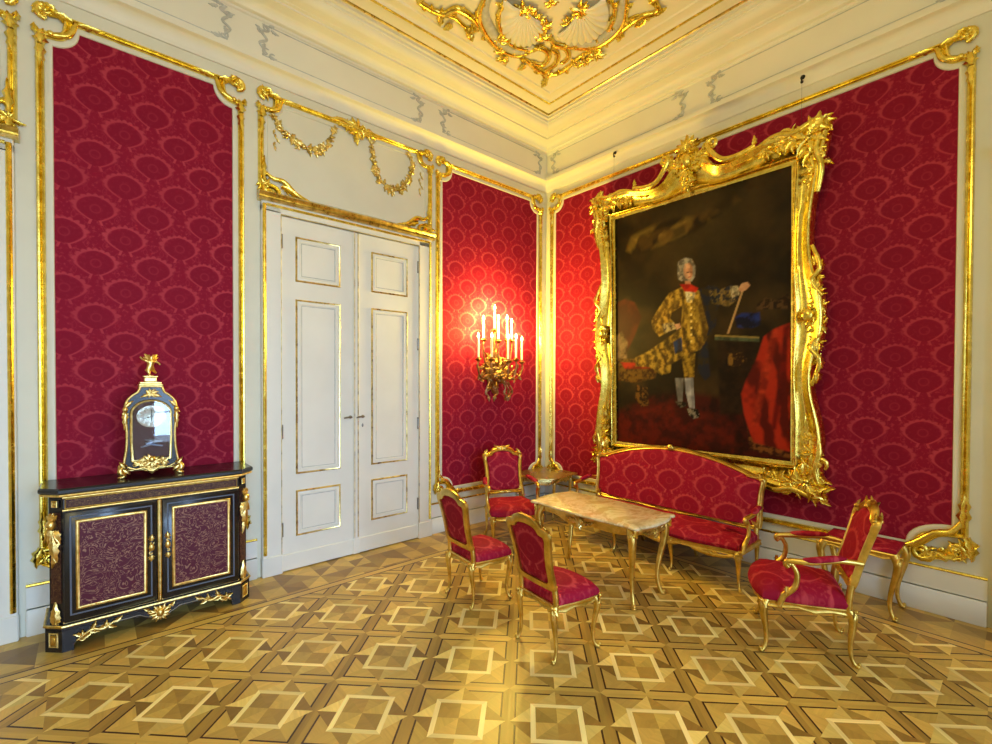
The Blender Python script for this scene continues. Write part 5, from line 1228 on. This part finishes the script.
        strand(q, [(cx+.06*sx, cy-.45*sy, .05), (cx+.09*sx, cy-.26*sy, .07), (cx+.06*sx, cy-.10*sy, .08), (cx+.10*sx, cy+.05*sy, .08)], .028, .026)
        scroll(q, cx+.09*sx, cy-.16*sy, .06, base, 1.1, .02, .075, sx, 12); scroll(q, cx-.17*sx, cy+.08*sy, .06, base+1.5, 1.1, .02, .075, -sx, 12)
        leaf(q, cx-.38*sx, cy+.05*sy, PI/2+sx*(PI/2-.2*sy), .16, .03, .5*sx*sy, .055, .03); leaf(q, cx+.0*sx, cy-.40*sy, -PI/2*sy, .18, .03, .2, .045, .03)
        if sy > 0: leaf(q, cx+.10*sx, cy-.22, (0 if sx > 0 else PI)-.2*sx, .09, .03, -.8*sx, .06, .03)
        obj('corner_carving', q, GOLD, fr, 60)
    for sx in (-1, 1):
        for sy in (-1, 1): corner(sx, sy)
        q = G(); X = lambda v: sx*v                 # cartouche half way up each side
        for (x, y, s, k) in ((1.06, 1.26, .11, 1), (1.10, 1.34, .09, 2), (1.10, 1.18, .09, 3), (1.09, 1.46, .075, 4), (1.09, 1.04, .075, 5), (1.08, 1.58, .06, 6), (1.08, .90, .06, 7), (1.07, 1.72, .05, 8)): cluster(q, X(x), y, s, 9, k+sx+60, .05)
        blob(q, (X(1.03), 1.27, .085), (.05, .06, .03), 10, 7)
        strand(q, [(X(1.06), 1.85, .06), (X(1.12), 1.66, .08), (X(1.06), 1.55, .08), (X(1.14), 1.42, .08)], .02, .02); strand(q, [(X(1.06), .68, .06), (X(1.12), .88, .08), (X(1.06), 1.0, .08), (X(1.14), 1.12, .08)], .02, .02)
        for (y, a) in ((1.62, .9), (1.48, 1.2), (1.05, -1.2), (.92, -.9), (.80, -1.3)): leaf(q, X(1.10), y, a if sx > 0 else PI-a, .11, .028, .8*sx*(1 if a > 0 else -1), .07, .03)
        obj('side_carving', q, GOLD, fr, 60)
    q = G()                                          # crest
    for (x, y, s, k) in ((0, 2.83, .14, 1), (0, 2.97, .13, 2), (-.10, 2.90, .10, 3), (.10, 2.90, .10, 4), (-.19, 2.93, .08, 5), (.19, 2.93, .08, 6), (0, 2.70, .09, 7)): cluster(q, x, y, s, 9, k+80, .07)
    for k in range(9): a = PI/2+(k-4)*.34; leaf(q, 0, 3.0, a, .165-.010*abs(k-4), .040, (k-4)*.25, .08, .04)
    for s in (-1, 1):
        strand(q, [(s*.62, 2.83, .06), (s*.48, 2.79, .07), (s*.34, 2.80, .08), (s*.24, 2.90, .09), (s*.20, 3.0, .09), (s*.26, 3.03, .08)], .030, .026); scroll(q, s*.235, 2.985, .05, PI/2-s*.5, 1.0, .022, .075, -s, 12); leaf(q, s*.16, 2.96, PI/2-s*.6, .13, .035, -.8*s, .08, .03)
        leaf(q, s*.60, 2.83, PI/2-s*.3, .10, .022, .5*s, .06, .02); leaf(q, s*.40, 2.72, PI/2-s*PI/2, .22, .026, .3*s, .05, .02)
    blob(q, (0, 2.90, .12), (.055, .075, .04), 10, 8); leaf(q, 0, 2.72, -PI/2, .12, .035, 0, .06, .03); obj('crest_carving', q, GOLD, fr, 60)
portrait()
# hooks in the cornice with their wires down to the portrait
for (y, lab) in ((-1.175, 'small dark picture hook with a thin wire in the cornice near the room corner'), (-3.06, 'small dark picture hook with a wire in the cornice above the portrait right end')):
    t = thing('picture_hook', lab, 'hook', (-.100, y, 4.335 if y > -2 else 4.285))
    g = G(); tube(g, cpath([(.02, 0, .03), (-.015, 0, .03), (-.03, 0, 0), (-.015, 0, -.022), (.0, 0, -.01)]), .006, 7); blob(g, (.004, 0, .03), (.012, .02, .02)); blob(g, (-.016, 0, -.018), .013, 7, 5); obj('hook', g, IRON, t)
    g = G(); tube(g, [(-.016, 0, -.02), (-.022, 0, -.40)], .0009, 6); obj('wire', g, IRON, t)

# ================================================================== ceiling ornament
CE = {"tip":((1.211,-0.062),(1.387,-0.069),(1.464,-0.151),(1.561,-0.231),(1.631,-0.287)),"ringL":((2.353,-0.457),(2.157,-0.522),(1.933,-0.478),(1.806,-0.366),(1.757,-0.232),(1.793,-0.158)),"ringL2":((2.365,-0.64),(2.202,-0.691),(2.021,-0.659),(1.839,-0.571),(1.719,-0.443),(1.686,-0.323),(1.755,-0.202)),"ringR":((1.905,-0.031),(1.824,0.002),(1.774,0.152),(1.771,0.328),(1.855,0.461),(2.021,0.517),(2.195,0.512),(2.295,0.468)),"ringR2":((1.774,0.152),(1.751,0.39),(1.869,0.544),(2.05,0.621),(2.287,0.598)),"sL":((1.583,-0.231),(1.53,-0.106),(1.616,-0.047),(1.725,-0.067),(1.772,-0.143),(1.734,-0.202)),"sM":((1.744,-0.023),(1.676,0.041),(1.544,0.034),(1.457,-0.04),(1.414,-0.118)),"sR":((1.783,0.004),(1.756,0.109),(1.647,0.158),(1.561,0.125),(1.542,0.08)),"sR2":((1.362,-0.068),(1.379,0.06),(1.49,0.178),(1.639,0.285),(1.714,0.454)),"aL":((2.4,-1.202),(2.295,-1.091),(2.255,-0.99),(2.298,-0.874),(2.189,-0.753),(2.08,-0.723),(2.029,-0.8),(2.069,-0.838)),"aL2":((2.24,-1.02),(2.199,-0.917),(2.087,-0.835),(2.024,-0.715)),"aR":((1.904,0.594),(2.028,0.68),(2.111,0.769),(2.139,0.868),(2.204,0.889),(2.274,0.806)),"aR2":((1.902,0.637),(1.961,0.583),(2.082,0.668),(2.13,0.738)),"shL":((2.312,-0.314),(1.971,-0.476),(1.848,-0.379),(1.82,-0.262),(1.874,-0.16),(2.023,-0.108),(2.132,-0.125)),"shR":((2.179,0.223),(1.94,0.024),(1.838,0.103),(1.809,0.236),(1.86,0.374),(1.988,0.454),(2.164,0.465)),"blobs":((2.189,-0.208),(2.077,-0.096),(2.181,0.196),(2.246,0.215),(2.328,-0.053),(2.134,-0.152),(1.949,-0.119),(1.53,0.267),(1.571,0.324),(1.652,0.434),(1.668,-0.522),(1.775,-0.531),(2.28,-0.315),(2.117,0.121),(1.916,-0.523),(2.258,-0.235),(2.106,0.285))}
def ceiling_ornament():
    r = 1/math.sqrt(2)
    t = thing('ceiling_rocaille', 'large gilt rocaille ornament with white shells in the ceiling corner', 'ceiling ornament', (0, 0, HC))
    # local plane: a = distance from the corner along the diagonal, b = sideways; z is down into the room
    M = Matrix(((-r, r, 0, 0), (-r, -r, 0, 0), (0, 0, -1, 0), (0, 0, 0, 1)))
    g = G()
    W_ = dict(tip=.035, ringL=.03, ringL2=.035, ringR=.03, ringR2=.035, sL=.032, sM=.030, sR=.028, sR2=.026, aL=.036, aL2=.022, aR=.034, aR2=.022)
    for k, w in W_.items(): strand(g, CE[k], w, w, .0, 6, 8, .8)
    # the ring carries on beyond the picture
    strand(g, [(2.36, -.64), (2.62, -.52), (2.80, -.30), (2.86, 0), (2.78, .30), (2.60, .50), (2.29, .60)], .035, .035, 0)
    strand(g, [(2.35, -.457), (2.55, -.38), (2.68, -.18), (2.70, 0), (2.66, .22), (2.52, .38), (2.29, .468)], .03, .03, 0)
    strand(g, [(2.4, -1.20), (2.6, -1.0), (2.7, -.75), (2.6, -.55)], .036, .03); strand(g, [(2.27, .80), (2.5, .95), (2.7, .8), (2.65, .55)], .036, .03)
    R = random.Random(9)
    for i, (a, b) in enumerate(CE['blobs']): q = G(); cluster(q, a, b, R.uniform(.06, .10), 7, i, .02); obj('gilt_rosette', q.xf(M), GOLD, t, 60)
    for c in ('ringL2', 'ringR2', 'ringL', 'ringR', 'aL', 'aR', 'sR2', 'tip'):
        p = cat([(x, y, 0) for x, y in CE[c]], 3)
        for i in range(1, len(p), 2): leaf(g, p[i].x, p[i].y, R.uniform(0, 6.28), .075, .020, R.uniform(-1, 1), .01, .03)
    obj('gilt_scrollwork', g.xf(M), GOLD, t, 60)
    for (a, b, an, L) in ((1.30, -.07, PI, .14), (1.40, -.10, 2.3, .13), (1.42, .0, -2.4, .12), (1.56, -.28, -2.6, .12), (1.70, -.5, 2.8, .16), (1.74, .45, -2.7, .13), (1.62, .35, 3.0, .1), (2.02, -.82, 2.6, .12), (2.15, -.95, -2.5, .12), (1.93, .60, 2.8, .12), (2.1, .8, -2.8, .13), (2.25, -1.05, 3.0, .14)): q = G(); leaf(q, a, b, an, L, .032, .6, .01, .03); obj('gilt_leaf', q.xf(M), GOLD, t, 60)
    # white fluted shells
    for (hub, rim) in (((2.26, -.27), ((2.40, -.46), (2.16, -.50))+CE['shL'][1:]), ((2.22, .20), CE['shR'][1:]+((2.36, .40),))):
        c = cat([(a, b, 0) for a, b in rim], 8); g = G(); vs = []; n = len(c); m = 8
        for i, p in enumerate(c):
            for k in range(m+1):
                u = k/m; x = hub[0]+(p.x-hub[0])*u; y = hub[1]+(p.y-hub[1])*u; vs.append((x, y, .012+.07*u*(1-u)*2+.022*u*abs(math.sin(i*PI/4.0))))
        g.add(vs, [(i*(m+1)+k, i*(m+1)+k+1, (i+1)*(m+1)+k+1, (i+1)*(m+1)+k) for i in range(n-1) for k in range(m)]); obj('white_shell', g.xf(M), WHITE, t, 60)
    # grey stucco body behind the gilding
    g = G()
    for c in ('ringL2', 'ringR2'): strand(g, [(a+.05, b*.93) for a, b in CE[c]], .05, .05, -.01, 6, 8, .6)
    obj('stucco_ribs', g.xf(M), GREY, t, 60)
ceiling_ornament()

# ================================================================== light
def light(name, ty, loc, energy, color, **k):
    l = bpy.data.lights.new(name, ty); l.energy = energy; l.color = color
    for a, b in k.items(): setattr(l, a, b)
    o = bpy.data.objects.new(name, l); COL.objects.link(o); o.location = loc; LIGHTS.append(o); return o
for (a, b) in WINS:                                         # daylight from the sky, falling in through the three windows
    o = light('window_daylight', 'AREA', ((a+b)/2, RY-.23, (WZ0+WZ1)/2+.1), WIN_W, WIN_C, shape='RECTANGLE', size=b-a, size_y=WZ1-WZ0, spread=math.radians(WIN_SP))
    o.rotation_euler = (math.radians(90-WIN_T), 0, 0)
for (x, y) in ((-3.1, -3.4), (-5.9, -5.2)):                 # chandeliers
    light('chandelier_light', 'POINT', (x, y, 3.55), CHAN_W, (1.0, .88, .42), shadow_soft_size=.32)
wd = bpy.data.worlds.new('world'); bpy.context.scene.world = wd; wd.use_nodes = True
wd.node_tree.nodes['Background'].inputs[0].default_value = (.6, .78, 1, 1); wd.node_tree.nodes['Background'].inputs[1].default_value = 3.0

# ================================================================== camera
cd = bpy.data.cameras.new('camera'); cam = bpy.data.objects.new('camera', cd); COL.objects.link(cam)
f_px, cy, pitch, roll, yaw = 463.506, 387.651, -.01279, .00339, .71842
cd.sensor_width = 36; cd.lens = f_px/992*36; cd.shift_x = 0; cd.shift_y = (cy-372)/992; cd.clip_start = .02
cam.location = (-4.699, -4.350, 1.70)
cam.matrix_world = Matrix.Translation(cam.location) @ Matrix.Rotation(-yaw, 4, 'Z') @ Matrix.Rotation(PI/2+pitch, 4, 'X') @ Matrix.Rotation(roll*CAMROLL, 4, 'Z')
bpy.context.scene.camera = cam

# ================================================================== to metres
done = set()
for o in bpy.data.objects:
    if o.type == 'MESH' and o.data.name not in done: done.add(o.data.name); o.data.transform(Matrix.Scale(S, 4))
    o.location = o.location*S
    if o.type == 'LIGHT':
        o.data.energy *= S*S
        if o.data.type == 'AREA': o.data.size *= S; o.data.size_y *= S
        else: o.data.shadow_soft_size *= S
sc = bpy.context.scene
sc.view_settings.view_transform = 'Standard'; sc.view_settings.look = 'None'; sc.view_settings.gamma = 1; sc.view_settings.exposure = EXPO
sc.view_settings.use_curve_mapping = False
